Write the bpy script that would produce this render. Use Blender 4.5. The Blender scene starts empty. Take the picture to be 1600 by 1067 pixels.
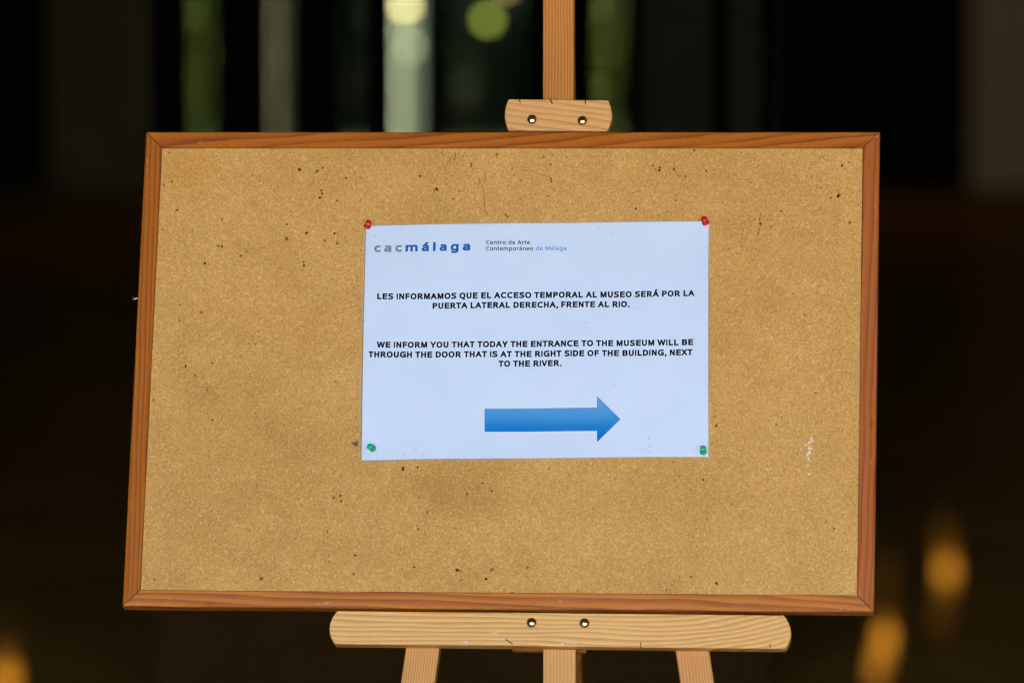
import bpy, bmesh, math, random, json
from mathutils import Matrix, Vector, noise
R = math.radians
sc = bpy.context.scene
col = sc.collection

# ------------------------------------------------------------------ camera
cam_d = bpy.data.cameras.new('camera')
cam_d.lens = 200.0
cam_d.sensor_width = 36.0
cam_d.clip_start = 0.1
cam_d.clip_end = 3000.0
cam_d.dof.use_dof = True
cam_d.dof.focus_distance = 6.86
cam_d.dof.aperture_fstop = 3.3
cam_d.dof.aperture_blades = 0
cam = bpy.data.objects.new('camera', cam_d)
cam.location = (0.0, -6.83808, 1.5)
cam.rotation_euler = (R(90 - 4.42), 0, 0)
col.objects.link(cam)
sc.camera = cam

# ------------------------------------------------------------------ sky, sun, exposure
SUN_EL, SUN_AZ = 48.0, 250.0           # azimuth clockwise from +Y
world = bpy.data.worlds.new('World'); sc.world = world
world.use_nodes = True
wn = world.node_tree
sky = wn.nodes.new('ShaderNodeTexSky'); sky.sky_type = 'NISHITA'
sky.sun_disc = False
sky.sun_elevation = R(SUN_EL); sky.sun_rotation = R(SUN_AZ)
sky.air_density = 1.0; sky.dust_density = 3.0; sky.ozone_density = 1.0
bg = wn.nodes['Background']; bg.inputs['Strength'].default_value = 0.15
wn.links.new(sky.outputs[0], bg.inputs['Color'])
sun_d = bpy.data.lights.new('sun', 'SUN'); sun_d.energy = 3.0; sun_d.angle = R(0.53)
sun_d.color = (1.0, 0.95, 0.88)
sun = bpy.data.objects.new('sun', sun_d)
az, el = R(SUN_AZ), R(SUN_EL)
sdir = Vector((math.sin(az) * math.cos(el), math.cos(az) * math.cos(el), math.sin(el)))
sun.rotation_euler = sdir.to_track_quat('Z', 'Y').to_euler()
col.objects.link(sun)
# portal: only steers the sampling of sky light through the open front, adds no light
pd_ = bpy.data.lights.new('porch_opening', 'AREA'); pd_.shape = 'RECTANGLE'; pd_.size = 10.0; pd_.size_y = 3.9
pd_.cycles.is_portal = True
po = bpy.data.objects.new('porch_opening', pd_); po.location = (0, -9.3, 2.0)
po.rotation_euler = (R(90), 0, R(0)); col.objects.link(po)

vs = sc.view_settings
vs.view_transform = 'Standard'; vs.look = 'None'; vs.gamma = 1.0; vs.use_curve_mapping = False
vs.exposure = 4.05
cy = sc.cycles
cy.use_denoising = True
try: cy.denoiser = 'OPENIMAGEDENOISE'
except Exception: pass
cy.denoising_input_passes = 'RGB_ALBEDO_NORMAL'
cy.max_bounces = 8; cy.diffuse_bounces = 5; cy.glossy_bounces = 4; cy.transparent_max_bounces = 12
cy.caustics_reflective = False; cy.caustics_refractive = False
cy.sample_clamp_indirect = 20.0
cy.filter_width = 1.3

DATA = json.loads(r'''{"paper":[[-173.42,179.27],[243.89,185.59],[249.58,-109.75],[-168.12,-116.01]],"film":[[-175.43,180.66],[245.11,186.82],[251.5,-109.98],[-171.24,-119.77]],"lines":[["LES INFORMAMOS QUE EL ACCESO TEMPORAL AL MUSEO SERÁ POR LA",[-156.28,85.21],[228.91,90.36]],["PUERTA LATERAL DERECHA, FRENTE AL RIO.",[-88.57,73.86],[150.11,76.98]],["WE INFORM YOU THAT TODAY THE ENTRANCE TO THE MUSEUM WILL BE",[-154.49,23.91],[228.43,28.9]],["THROUGH THE DOOR THAT IS AT THE RIGHT SIDE OF THE BUILDING, NEXT",[-164.12,11.48],[227.97,16.26]],["TO THE RIVER.",[-6.07,1.37],[69.83,2.42]]],"small":[["Centro de Arte",[-25.65,155.11],[27.59,155.82],"black"],["Contemporáneo",[-25.41,147.33],[31.9,147.9],"black"],["de Málaga",[35.21,148.21],[72.43,148.66],"light"]],"logo":[["c",[-162.44,145.69],[-154.66,145.8]],["a",[-150.25,145.87],[-141.45,146.0]],["c",[-136.61,146.07],[-128.54,146.19]],["m",[-124.14,146.26],[-109.18,146.48]],["á",[-104.35,146.56],[-95.55,146.69]],["l",[-90.42,146.76],[-87.2,146.81]],["a",[-82.37,146.88],[-73.72,147.01]],["g",[-68.74,147.09],[-59.08,147.23]],["a",[-54.25,147.31],[-45.03,147.44]]],"logoxh":8.55,"arrow":[[-21.01,-51.75],[114.64,-49.77],[114.52,-35.94],[142.74,-63.92],[115.78,-91.94],[115.36,-78.17],[-20.14,-80.04]],"pdots":[[-93.45,-98.05],[-103.95,-103.38],[-117.05,-109.91],[-93.85,-109.14],[-102.72,-114.61],[177.4,-87.89],[178.62,-97.58],[164.83,-99.48],[187.74,-100.08],[178.76,-104.02],[175.12,-102.37],[110.36,177.67],[98.3,56.97],[-171.63,169.07],[-161.98,166.63],[240.94,177.87],[133.7,-21.94],[157.13,74.88],[126.15,168.75]],"spots":[[-258.61,251.82,2.08,"d"],[-236.84,249.78,1.77,"g"],[-230.13,253.48,1.23,"d"],[-200.66,241.17,1.39,"d"],[-230.35,224.72,1.23,"d"],[-229.41,221.03,1.23,"d"],[-231.57,215.69,1.31,"d"],[-210.39,211.45,1.0,"d"],[-246.54,170.47,1.54,"d"],[-212.1,169.88,1.39,"d"],[-270.38,163.24,2.01,"g"],[-354.19,153.69,1.16,"d"],[-349.67,152.88,1.39,"d"],[-326.1,141.49,1.31,"d"],[-319.64,146.81,0.93,"d"],[-369.75,131.6,1.54,"d"],[-247.77,128.61,1.39,"d"],[-248.75,133.5,1.16,"g"],[-406.77,199.49,1.16,"d"],[-351.2,187.67,1.08,"d"],[-223.53,160.87,1.16,"d"],[-208.1,157.64,1.54,"g"],[-271.13,181.64,1.31,"d"],[-420.5,273.19,0.93,"d"],[-415.99,236.07,0.93,"d"],[-425.28,231.54,0.93,"d"],[-316.33,244.54,0.77,"d"],[-354.8,238.76,0.77,"d"],[-412.94,-265.15,1.0,"d"],[-284.06,-262.93,2.16,"g"],[-118.24,-124.65,1.39,"d"],[-117.77,-127.04,1.54,"d"],[-100.07,-124.15,1.16,"d"],[-200.49,-162.54,1.54,"g"],[-192.06,-160.1,1.54,"g"],[-191.04,-166.45,1.39,"g"],[-206.63,-203.85,1.0,"d"],[-206.15,-206.23,0.77,"d"],[-86.22,-179.29,1.0,"d"],[-39.11,-156.79,1.47,"b"],[-9.91,-153.44,1.08,"d"],[-21.01,-143.58,1.08,"d"],[-47.65,-250.94,2.01,"d"],[-44.55,-251.7,1.54,"r"],[-6.97,-249.85,2.01,"b"],[-13.51,-261.7,1.47,"d"],[-42.87,-263.5,0.93,"d"],[36.32,-247.18,1.54,"b"],[-100.08,-247.38,1.08,"d"],[-172.97,-256.19,1.39,"g"],[-171.5,-233.68,1.08,"d"],[18.43,-277.97,1.23,"d"],[-97.65,-161.12,1.16,"b"],[-96.29,-200.74,1.23,"b"],[-109.92,243.61,1.23,"d"],[-88.95,226.9,2.08,"d"],[-68.13,213.82,0.93,"d"],[-47.62,258.92,1.39,"g"],[-47.12,255.63,1.16,"g"],[-16.62,271.25,1.39,"b"],[-16.52,267.96,0.93,"g"],[40.69,267.98,1.7,"r"],[49.57,258.14,1.31,"b"],[50.46,240.12,1.08,"d"],[50.95,236.84,0.93,"d"],[-3.33,193.87,1.16,"d"],[-0.92,191.83,0.93,"d"],[13.92,237.63,0.85,"d"],[-60.94,224.14,0.77,"d"],[48.34,218.03,0.93,"d"],[69.27,267.58,0.77,"d"],[182.93,254.11,1.16,"d"],[182.53,251.25,1.39,"d"],[174.84,257.05,1.23,"b"],[177.84,251.66,1.0,"b"],[200.44,252.16,1.16,"d"],[214.66,242.68,1.23,"b"],[220.57,239.42,0.85,"d"],[239.42,250.06,1.23,"d"],[224.88,275.99,1.0,"d"],[155.37,202.15,1.23,"d"],[202.84,212.64,0.93,"d"],[202.71,218.75,0.85,"d"],[306.67,183.32,1.16,"d"],[319.92,178.47,0.85,"d"],[269.3,150.4,0.85,"d"],[404.75,256.76,1.47,"d"],[412.44,261.17,1.0,"b"],[400.61,218.47,1.85,"d"],[391.35,216.18,0.93,"d"],[414.98,184.29,1.16,"d"],[407.89,253.42,0.93,"b"],[347.38,244.41,0.85,"d"],[379.18,228.54,0.77,"d"],[379.15,202.91,0.85,"b"],[-371.18,69.07,1.0,"d"],[-387.55,1.14,1.47,"d"],[-354.66,4.98,1.0,"d"],[-375.35,-10.44,1.54,"b"],[-351.47,-66.68,0.93,"d"],[-397.78,78.34,0.85,"d"],[-359.41,-28.91,0.77,"d"],[-424.96,-41.69,1.23,"b"],[-397.91,59.09,0.93,"d"],[-175.89,-95.44,2.62,"g"],[-179.02,-94.66,1.54,"g"],[376.71,-29.73,0.85,"d"],[329.87,-68.97,1.0,"d"],[258.09,-70.51,1.31,"d"],[256.33,-58.98,0.93,"d"],[391.58,-188.86,0.85,"d"],[401.2,-196.66,0.93,"d"],[231.98,-257.52,1.39,"b"],[262.62,-264.74,1.54,"b"],[261.08,-264.36,1.08,"d"],[374.63,-278.75,1.0,"d"],[243.91,-137.52,1.0,"d"],[202.58,-273.42,0.85,"d"],[96.45,-275.01,0.77,"d"],[299.61,188.18,0.85,"d"]],"cracks":[[[[-30.61,251.87],[-29.57,241.04],[-31.22,235.96],[-32.71,231.04],[-31.67,225.31],[-30.32,219.58],[-29.44,203.8],[-28.1,198.33],[-25.38,193.84]],0.9259259259259258,"r"],[[[-43.65,252.52],[-43.86,239.23],[-42.46,219.57],[-41.55,205.67]],0.7716049382716049,"y"],[[[-76.33,222.4],[-76.56,208.08],[-74.62,196.64],[-73.07,185.2]],1.0030864197530864,"y"],[[[7.69,255.17],[14.56,250.74],[24.76,249.93],[34.63,246.82],[43.72,243.39],[50.51,241.1]],0.6944444444444444,"r"],[[[-88.8,246.09],[-90.95,240.01],[-93.85,232.63]],0.6944444444444444,"r"],[[[-71.51,269.59],[-73.68,263.83],[-76.63,258.08]],2.314814814814815,"y"],[[[-66.88,272.05],[-68.18,263.83]],1.6975308641975309,"r"],[[[200.27,259.85],[200.44,252.16],[203.26,247.58],[205.28,244.31],[209.19,243.5]],0.7716049382716049,"d"],[[[285.91,260.3],[292.86,262.75],[299.06,263.98]],0.9259259259259258,"y"],[[[330.2,260.72],[331.85,255.01],[333.53,247.17]],0.9259259259259258,"r"],[[[307.23,195.99],[305.48,189.08],[306.67,182.99],[305.99,177.63],[304.77,172.35],[303.4,166.27]],0.8487654320987654,"d"],[[[283.84,159.75],[282.41,153.26]],0.7716049382716049,"r"],[[[-38.4,240.05],[-35.14,235.96],[-37.36,231.86]],1.3888888888888888,"r"],[[[28.61,224.55],[26.6,213.1]],0.6172839506172839,"y"],[[[-35.53,-245.33],[-33.57,-258.71],[-33.66,-268.15]],0.7716049382716049,"y"],[[[-29.53,-264.97],[-29.62,-274.41]],0.7716049382716049,"y"],[[[368.85,272.18],[379.79,267.28],[390.73,261.57]],1.0802469135802468,"y"],[[[332.23,-240.32],[344.29,-233.18],[351.81,-227.63]],0.7716049382716049,"y"]],"scuff":[[372.25,-85.84],[373.04,-87.82],[371.08,-89.42],[368.43,-91.81],[366.55,-93.81],[370.43,-97.75],[370.09,-100.53],[369.75,-102.91],[368.63,-105.29],[367.52,-107.28],[369.86,-110.83],[370.28,-113.21],[368.85,-119.55],[370.14,-129.83],[359.61,-100.19],[372.73,-98.14]],"ledge":[[[-190.33,-303.41],[343.2,-304.84],[345.57,-344.52],[-192.11,-343.19]],-199.04,351.88],"clamp":[[[-3.92,342.27],[117.82,340.7],[117.79,301.01],[-3.19,302.01]],-8.29,123.05],"screws":[[25.38,315.77],[87.06,314.43],[43.1,-315.24],[106.21,-315.28]],"staples_c":[[[8.92,341.6],[10.62,337.06]],[[46.62,342.23],[49.86,335.79]],[[88.58,343.36],[90.75,335.52]]],"staples_l":[[[12.58,-335.67],[21.16,-341.46]],[[173.62,-337.97],[174.17,-345.37]],[[327.2,-337.84],[327.3,-343.28]]],"mast":[[31.88,509.6],[70.54,509.49],[82.45,65.05],[44.34,64.93]],"post":[[44.34,64.93],[83.62,65.05],[96.26,-384.8],[57.18,-385.15]],"legl":[[-108.17,-342.06],[-68.3,-341.72],[-72.34,-386.34],[-113.52,-386.72]],"legr":[[213.82,-342.43],[254.17,-342.08],[260.83,-383.29],[220.78,-383.66]],"pins":[[[-171.88,178.53],2.2,1.5,"red"],[[240.18,183.72],-1,1.5,"red"],[[-154.99,-101.59],-2.4,0,"green"],[[243.22,-103.86],0.3,1.9,"green"]],"ledgesm":[[[-10.52,-330.94],[12.24,-324.49]],[[-4.21,-337.14],[11.8,-335.44]],[[-37.03,-339.76],[-32.44,-339.72]],[[84.49,-339.51],[98.24,-340.17]],[[77.66,-341.13],[82.24,-341.09]]],"frchips":[[[-383.51,285.34],5,30],[[-401.48,296.92],3,0],[[-367.43,297.74],4,0],[[-317.52,297.33],9,0],[[-281.92,297.33],5,0],[[-447.15,264.68],6,90],[[-446.12,259.73],5,90],[[-446.84,249.83],5,80],[[-447.67,217.71],3,90],[[-448.11,203.73],4,90],[[-440.92,275.42],3,80],[[-432.28,-296.91],3,20],[[-393.1,-289.9],3,10],[[-376.57,-295.68],3,90],[[-207.5,-294.35],14,5],[[-201.4,-292.73],9,8],[[-212.86,-295.18],7,0],[[-89.68,-298.14],6,10],[[211.83,290.32],7,88],[[412.84,-295.72],7,0],[[422.7,-296.42],12,2],[[408.29,-294.97],4,0],[[445.43,294.42],5,80],[[434.55,296.46],6,20],[[419.05,295.65],8,3],[[446.6,293.6],4,90],[[76.31,-288.21],5,90],[[334.02,-297.9],2,0],[[444.32,222.66],3,90],[[445.69,204.79],2,90],[[150.38,297.71],4,0],[[158.2,297.3],6,0],[[-149.72,-295.47],3,0],[[443.28,-115.72],2,0],[[-249.1,-295.07],2,0],[[-221.28,-296.82],3,0],[[-446.83,-173.34],3,90]],"frdots":[[365.59,287.87],[383.82,289.1],[-351.11,287.0],[445.45,-40.35],[442.46,-45.93],[440.89,-42.76],[1.96,285.38]],"tack":[-457.04,88.66]}''')
GLYPH = json.loads(r'''{",":[215,[[154,84,136,23,85,-103,33,-103,73,93,148,93]]],".":[215,[[58,43,60,61,64,75,72,85,142,85,150,75,155,61,157,43,155,26,150,12,142,2,132,-5,120,-10,94,-10,82,-5,72,2,64,12,60,26]]],"A":[512,[[437,0,368,177,141,177,73,0,0,0,224,575,289,575,512,0],[255,500,165,241,346,241]]],"B":[521,[[241,573,306,569,362,558,404,541,434,515,453,478,459,431,458,409,453,389,437,355,424,340,392,317,372,309,350,304,350,300,415,279,433,268,449,253,461,236,470,216,476,191,478,163,475,130,467,100,454,74,436,52,412,33,385,19,354,8,318,2,279,0,78,0,78,573],[256,329,300,332,334,339,357,352,372,370,381,395,384,423,380,451,369,474,351,490,325,502,289,509,245,511,150,511,150,329],[150,269,150,61,265,61,311,64,347,74,371,91,388,112,398,138,401,168,400,188,395,205,388,221,377,235,362,247,344,256,321,263,292,268]]],"C":[507,[[323,517,294,515,266,510,241,502,218,490,196,474,178,456,162,435,149,410,139,383,131,353,127,320,125,286,127,241,135,200,147,164,164,132,187,104,213,83,244,68,281,58,322,55,394,62,460,78,460,15,393,-2,312,-8,258,-4,208,8,166,28,131,55,101,90,78,131,62,177,52,230,49,287,51,329,57,369,67,406,81,440,99,472,120,499,145,523,174,543,206,559,242,571,282,579,324,581,409,572,482,547,453,486,394,508]]],"D":[585,[[536,292,532,232,521,177,501,131,474,91,439,58,399,33,352,15,296,4,237,0,78,0,78,573,254,573,309,569,360,558,404,540,443,516,476,484,502,446,521,402,532,349],[460,289,457,337,449,379,435,415,416,444,391,469,361,487,327,500,287,508,244,511,150,511,150,62,228,62,298,68,357,88,402,119,434,163,454,221]]],"E":[446,[[398,0,78,0,78,573,398,573,398,509,150,509,150,330,383,330,383,268,150,268,150,63,398,63]]],"F":[416,[[150,0,78,0,78,573,398,573,398,509,150,509,150,306,383,306,383,243,150,243]]],"G":[584,[[326,302,524,302,524,22,431,-1,323,-8,268,-4,217,8,173,28,136,54,105,89,81,130,63,176,52,229,49,286,53,343,65,396,84,442,111,482,146,517,186,544,233,564,287,577,346,581,437,572,516,547,489,484,421,508,342,517,299,514,259,505,225,489,195,468,169,441,150,409,136,373,127,331,124,286,127,243,134,202,146,166,163,134,187,106,216,84,250,68,293,58,340,55,404,59,452,68,452,238,326,238]]],"H":[594,[[516,0,443,0,443,267,150,267,150,0,78,0,78,573,150,573,150,330,443,330,443,573,516,573]]],"I":[272,[[60,0,60,573,142,573,142,0]]],"L":[420,[[78,0,78,573,150,573,150,64,400,64,400,0]]],"M":[727,[[330,0,142,502,139,502,144,0,78,0,78,573,184,573,361,103,364,103,544,573,650,573,650,0,578,0,584,501,581,501,390,0]]],"N":[609,[[532,0,447,0,141,476,138,476,144,0,78,0,78,573,161,573,467,99,470,99,464,249,464,573,532,573]]],"O":[626,[[577,287,575,244,570,203,561,166,548,132,531,100,510,73,487,49,459,29,428,13,394,1,355,-6,314,-8,271,-6,231,1,196,13,165,29,137,49,114,73,94,100,78,132,65,167,56,204,51,245,49,288,52,344,62,396,78,442,100,482,130,517,166,545,208,565,258,577,314,581,368,577,417,565,459,545,494,518,524,483,547,442,564,396,574,343],[125,287,127,242,134,200,145,163,161,131,182,104,207,83,237,67,274,58,314,55,354,58,390,67,420,83,445,104,466,131,481,163,492,200,499,242,501,287,496,353,481,411,456,457,421,491,373,511,314,518,274,515,237,506,207,490,182,469,161,442,145,411,134,375,127,332]]],"P":[485,[[229,573,297,568,353,553,393,528,421,495,438,453,444,404,433,336,423,316,410,296,395,278,375,262,351,249,324,238,293,230,256,225,150,223,150,0,78,0,78,573],[223,511,150,511,150,285,298,296,320,305,338,318,352,334,362,352,368,375,370,401,366,434,354,463,334,484,307,499,269,508]]],"Q":[626,[[577,287,575,243,569,199,559,160,544,124,525,92,503,64,476,41,445,21,411,6,548,-136,444,-136,334,-7,271,-6,231,1,196,13,165,29,137,49,114,73,94,100,78,132,65,167,56,204,51,245,49,288,52,344,62,396,78,442,100,482,130,517,166,545,208,565,258,577,314,581,368,577,417,565,459,545,494,518,524,483,547,442,564,396,574,343],[125,287,127,242,134,200,145,163,161,131,182,104,207,83,237,67,274,58,314,55,354,58,390,67,420,83,445,104,466,131,481,163,492,200,499,242,501,287,496,353,481,411,456,457,421,491,373,511,314,518,274,515,237,506,207,490,182,469,161,442,145,411,134,375,127,332]]],"R":[499,[[236,573,280,571,320,565,353,555,381,541,405,522,422,500,434,474,442,444,444,410,442,381,437,355,427,334,415,315,401,298,385,285,330,257,487,0,403,0,264,237,150,237,150,0,78,0,78,573],[150,510,150,298,236,298,278,301,312,310,338,325,355,346,366,374,370,407,368,430,363,451,355,467,343,481,328,492,310,500,288,506]]],"S":[440,[[403,153,400,121,391,91,378,66,359,44,335,26,307,11,275,0,238,-6,198,-8,137,-5,83,4,41,19,41,88,113,65,201,55,252,60,273,66,290,74,305,85,316,98,324,113,329,129,325,180,318,194,308,207,295,219,277,230,131,294,85,330,57,375,48,435,51,463,58,490,71,513,89,532,110,550,136,563,164,573,197,579,231,581,318,572,389,549,366,487,302,508,229,517,186,513,169,507,142,489,133,478,126,400,133,386,143,373,172,351,332,279,353,264,371,247,385,228,395,207,401,181]]],"T":[446,[[259,0,187,0,187,509,8,509,8,573,437,573,437,509,259,509]]],"U":[586,[[513,202,510,164,502,128,489,95,471,66,446,40,416,20,380,4,338,-5,290,-8,225,-2,170,18,128,50,97,93,78,145,72,204,72,573,144,573,144,201,148,159,161,122,182,93,210,72,248,59,294,55,326,57,355,63,379,73,399,87,415,105,427,126,435,149,440,175,442,202,442,573,513,573]]],"V":[481,[[481,573,277,0,204,0,0,573,75,573,220,160,241,80,405,573]]],"W":[746,[[735,573,583,0,510,0,370,488,234,0,161,0,10,573,85,573,201,87,333,573,407,573,544,87,550,129,660,573]]],"X":[470,[[467,0,385,0,233,249,79,0,3,0,193,298,15,573,95,573,236,348,377,573,453,573,276,300]]],"Y":[454,[[227,291,376,573,454,573,263,222,263,0,191,0,191,219,0,573,79,573]]],"a":[450,[[231,437,278,433,318,422,347,403,368,376,381,338,385,293,385,0,334,0,320,61,317,61,279,22,234,-1,172,-8,148,-6,124,-2,103,6,84,17,68,31,55,48,45,68,39,93,37,119,43,158,60,192,87,219,127,238,180,251,243,257,316,259,313,317,306,342,293,359,275,371,253,378,227,380,163,370,106,347,84,400,151,426],[252,208,204,204,166,195,141,182,124,165,113,144,110,119,112,97,120,79,132,66,148,57,167,51,188,49,222,52,253,62,279,79,299,102,311,134,315,172,315,210]]],"c":[385,[[241,-8,205,-5,170,2,139,15,112,33,88,58,69,87,56,123,47,165,44,213,47,262,56,305,71,342,90,372,114,397,142,415,174,428,209,435,245,438,309,431,358,415,337,356,292,370,244,376,217,374,192,368,172,358,156,343,142,325,131,303,123,277,119,247,117,213,119,181,123,151,131,126,141,104,155,86,172,71,191,61,215,55,240,53,302,60,351,78,351,15,304,-2]]],"d":[493,[[221,-8,171,-2,127,17,92,48,66,91,49,147,44,214,49,281,66,338,93,381,128,412,172,432,221,438,280,429,323,407,354,374,359,374,354,438,354,609,425,609,425,0,368,0,358,58,354,58,323,24,279,1],[232,51,272,55,305,67,328,88,343,117,352,155,352,262,343,304,329,336,307,360,273,374,231,379,197,374,168,359,146,334,130,301,120,259,117,213,120,165,130,125,146,93,168,70,197,56]]],"e":[452,[[234,438,269,435,301,427,329,414,353,396,374,373,390,346,402,316,409,281,411,201,117,201,122,157,135,119,154,90,181,69,215,56,254,52,327,60,392,82,392,20,327,-1,251,-8,212,-5,175,3,143,17,115,36,90,61,70,91,56,126,47,167,44,212,47,256,55,297,68,333,86,363,108,390,134,411,164,426,198,435],[233,380,202,376,175,365,154,348,137,324,125,293,119,257,338,257,333,302,318,339,306,353,292,364,276,373,255,378]]],"g":[493,[[221,438,248,436,274,431,297,422,318,409,338,393,355,373,359,373,369,430,425,430,425,-7,423,-45,416,-80,404,-109,388,-134,366,-156,341,-172,310,-183,273,-190,233,-192,147,-186,78,-165,78,-100,149,-125,237,-134,270,-130,300,-119,324,-101,341,-77,352,-47,358,57,354,57,338,37,320,21,299,8,276,-1,249,-6,221,-8,170,-2,126,18,91,51,65,95,49,150,44,214,49,277,65,333,91,377,126,411,170,431],[230,379,208,377,187,370,169,359,153,344,140,326,130,303,123,277,118,247,117,213,120,165,130,124,146,92,168,69,198,55,232,50,288,58,326,85,336,98,349,131,355,250,350,283,343,309,332,331,318,348,302,362,282,371,257,377]]],"l":[207,[[139,0,68,0,68,609,139,609]]],"m":[750,[[540,438,584,434,621,421,649,401,669,371,681,330,685,280,685,0,615,0,615,277,613,307,606,333,594,353,578,367,555,376,528,379,490,375,460,362,438,342,423,315,414,279,411,237,411,0,342,0,342,277,332,333,325,347,315,359,289,374,272,378,253,379,227,377,204,370,185,360,171,346,159,329,150,308,144,284,139,0,68,0,68,430,125,430,136,371,140,371,173,409,217,431,266,438,297,436,325,430,349,420,369,406,386,388,398,366,402,366,418,388,438,406,461,420,486,430,513,436]]],"n":[496,[[275,438,322,434,361,421,391,401,413,371,427,330,431,280,431,0,361,0,361,275,358,307,351,333,338,353,320,367,295,376,265,379,222,374,189,360,166,338,151,308,142,269,139,223,139,0,68,0,68,430,125,430,136,371,140,371,175,409,222,431]]],"o":[485,[[442,216,440,182,436,149,428,121,417,95,404,71,388,51,369,33,347,18,324,7,299,-1,271,-6,241,-8,214,-6,187,-1,163,7,140,18,119,33,100,51,84,71,70,95,59,121,51,149,46,182,44,216,47,260,55,301,68,336,86,366,110,392,137,412,169,426,205,435,244,438,281,435,316,426,347,412,374,392,398,366,417,336,430,301,439,260],[117,216,118,184,123,154,130,128,141,105,155,86,172,71,192,60,216,53,243,51,270,53,294,60,314,71,331,86,345,105,356,128,363,154,367,184,369,216,367,248,363,278,355,303,344,325,330,344,314,359,294,370,270,377,242,379,203,374,170,359,147,335,130,303,120,263]]],"p":[493,[[273,438,322,432,365,413,401,383,427,340,444,283,449,216,447,170,439,128,427,93,410,62,390,36,365,17,338,3,306,-5,272,-8,213,1,170,24,139,55,134,55,139,-16,139,-192,68,-192,68,430,126,430,136,371,139,371,170,405,213,429],[260,379,233,377,209,371,190,362,174,349,161,333,152,313,145,289,141,261,144,152,150,126,159,103,172,85,188,70,208,59,233,53,261,51,286,53,308,60,326,72,341,88,354,108,364,131,371,157,376,217,373,262,364,302,348,334,326,359,296,374]]],"r":[331,[[295,437,319,433,310,368,264,374,217,363,176,334,149,289,139,229,139,0,68,0,68,430,126,430,134,351,137,351,170,395,214,426]]],"t":[289,[[212,50,245,53,272,59,272,5,240,-4,200,-8,120,13,104,27,91,44,82,65,76,93,74,125,74,375,13,375,13,409,75,437,103,528,144,528,144,430,269,430,269,375,144,375,144,127,146,103,153,83,163,69,177,58,193,52]]],"Á":[512,[[437,0,368,177,141,177,73,0,0,0,224,575,289,575,512,0],[255,500,165,241,346,241],[374,749,323,688,259,629,213,629,213,638,239,674,289,757,374,757]]],"á":[450,[[231,437,278,433,318,422,347,403,368,376,381,338,385,293,385,0,334,0,320,61,317,61,279,22,234,-1,172,-8,148,-6,124,-2,103,6,84,17,68,31,55,48,45,68,39,93,37,119,43,158,60,192,87,219,127,238,180,251,243,257,316,259,313,317,306,342,293,359,275,371,253,378,227,380,163,370,106,347,84,400,151,426],[252,208,204,204,166,195,141,182,124,165,113,144,110,119,112,97,120,79,132,66,148,57,167,51,188,49,222,52,253,62,279,79,299,102,311,134,315,172,315,210],[344,606,260,513,229,486,183,486,183,496,237,575,259,614,344,614]]]}''')

# board frame: x right, y up the leaning board, z towards the viewer
RW = [[0.995645, 0.029414, -0.088465], [-0.093148, 0.352961, -0.93099], [0.003841, 0.935176, 0.354163]]
TW = [-0.01035, 0.0, 0.93994]
BF = Matrix(((RW[0][0], RW[0][1], RW[0][2], TW[0]), (RW[1][0], RW[1][1], RW[1][2], TW[1]),
             (RW[2][0], RW[2][1], RW[2][2], TW[2]), (0, 0, 0, 1)))
# make it exactly orthonormal
q_ = BF.to_quaternion(); BF = Matrix.Translation(Vector(TW)) @ q_.to_matrix().to_4x4()

# ------------------------------------------------------------------ helpers
def tag(o, label=None, cat=None, group=None, kind=None):
    if label: o['label'] = label
    if cat: o['category'] = cat
    if group: o['group'] = group
    if kind: o['kind'] = kind
    return o

def empty(name, loc, label, cat, group=None, M=None):
    o = bpy.data.objects.new(name, None); col.objects.link(o)
    o.empty_display_size = 0.1
    o.matrix_world = M if M is not None else Matrix.Translation(Vector(loc))
    return tag(o, label, cat, group)

WM = {}
def wmat(o):
    return WM[o.name] if o.name in WM else o.matrix_basis

def link(name, mesh, mats, parent=None, M=None, smooth=False):
    o = bpy.data.objects.new(name, mesh); col.objects.link(o)
    if M is None: M = Matrix.Identity(4)
    if mats is not None and not mesh.materials:
        for m in (mats if isinstance(mats, (list, tuple)) else [mats]): mesh.materials.append(m)
    if parent:
        o.parent = parent
        o.matrix_basis = wmat(parent).inverted() @ M
    else:
        o.matrix_basis = M
    WM[o.name] = M.copy()
    if smooth:
        for p in mesh.polygons: p.use_smooth = True
    return o

def bm_mesh(bm, name='mesh'):
    me = bpy.data.meshes.new(name); bm.to_mesh(me); bm.free(); return me

def box(bm, x0, x1, y0, y1, z0, z1):
    v = [bm.verts.new(p) for p in ((x0,y0,z0),(x1,y0,z0),(x1,y1,z0),(x0,y1,z0),(x0,y0,z1),(x1,y0,z1),(x1,y1,z1),(x0,y1,z1))]
    for f in ((0,3,2,1),(4,5,6,7),(0,1,5,4),(1,2,6,5),(2,3,7,6),(3,0,4,7)): bm.faces.new([v[i] for i in f])

def bevel(bm, w, seg=2, edges=None):
    bmesh.ops.bevel(bm, geom=edges if edges is not None else bm.edges[:], offset=w, segments=seg, profile=0.5, affect='EDGES', clamp_overlap=True)

def boxmesh(x0, x1, y0, y1, z0, z1, bv=0.0):
    bm = bmesh.new(); box(bm, x0, x1, y0, y1, z0, z1)
    if bv: bevel(bm, bv)
    return bm_mesh(bm)

def prism(pts, z0, z1, bv=0.0, seg=2, sub=0):
    bm = bmesh.new()
    a = [bm.verts.new((x, y, z0)) for x, y in pts]; b = [bm.verts.new((x, y, z1)) for x, y in pts]
    n = len(pts)
    bm.faces.new(a[::-1]); bm.faces.new(b)
    for i in range(n): bm.faces.new((a[i], a[(i+1) % n], b[(i+1) % n], b[i]))
    bmesh.ops.recalc_face_normals(bm, faces=bm.faces[:])
    if bv: bevel(bm, bv, seg)
    return bm_mesh(bm)

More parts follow.
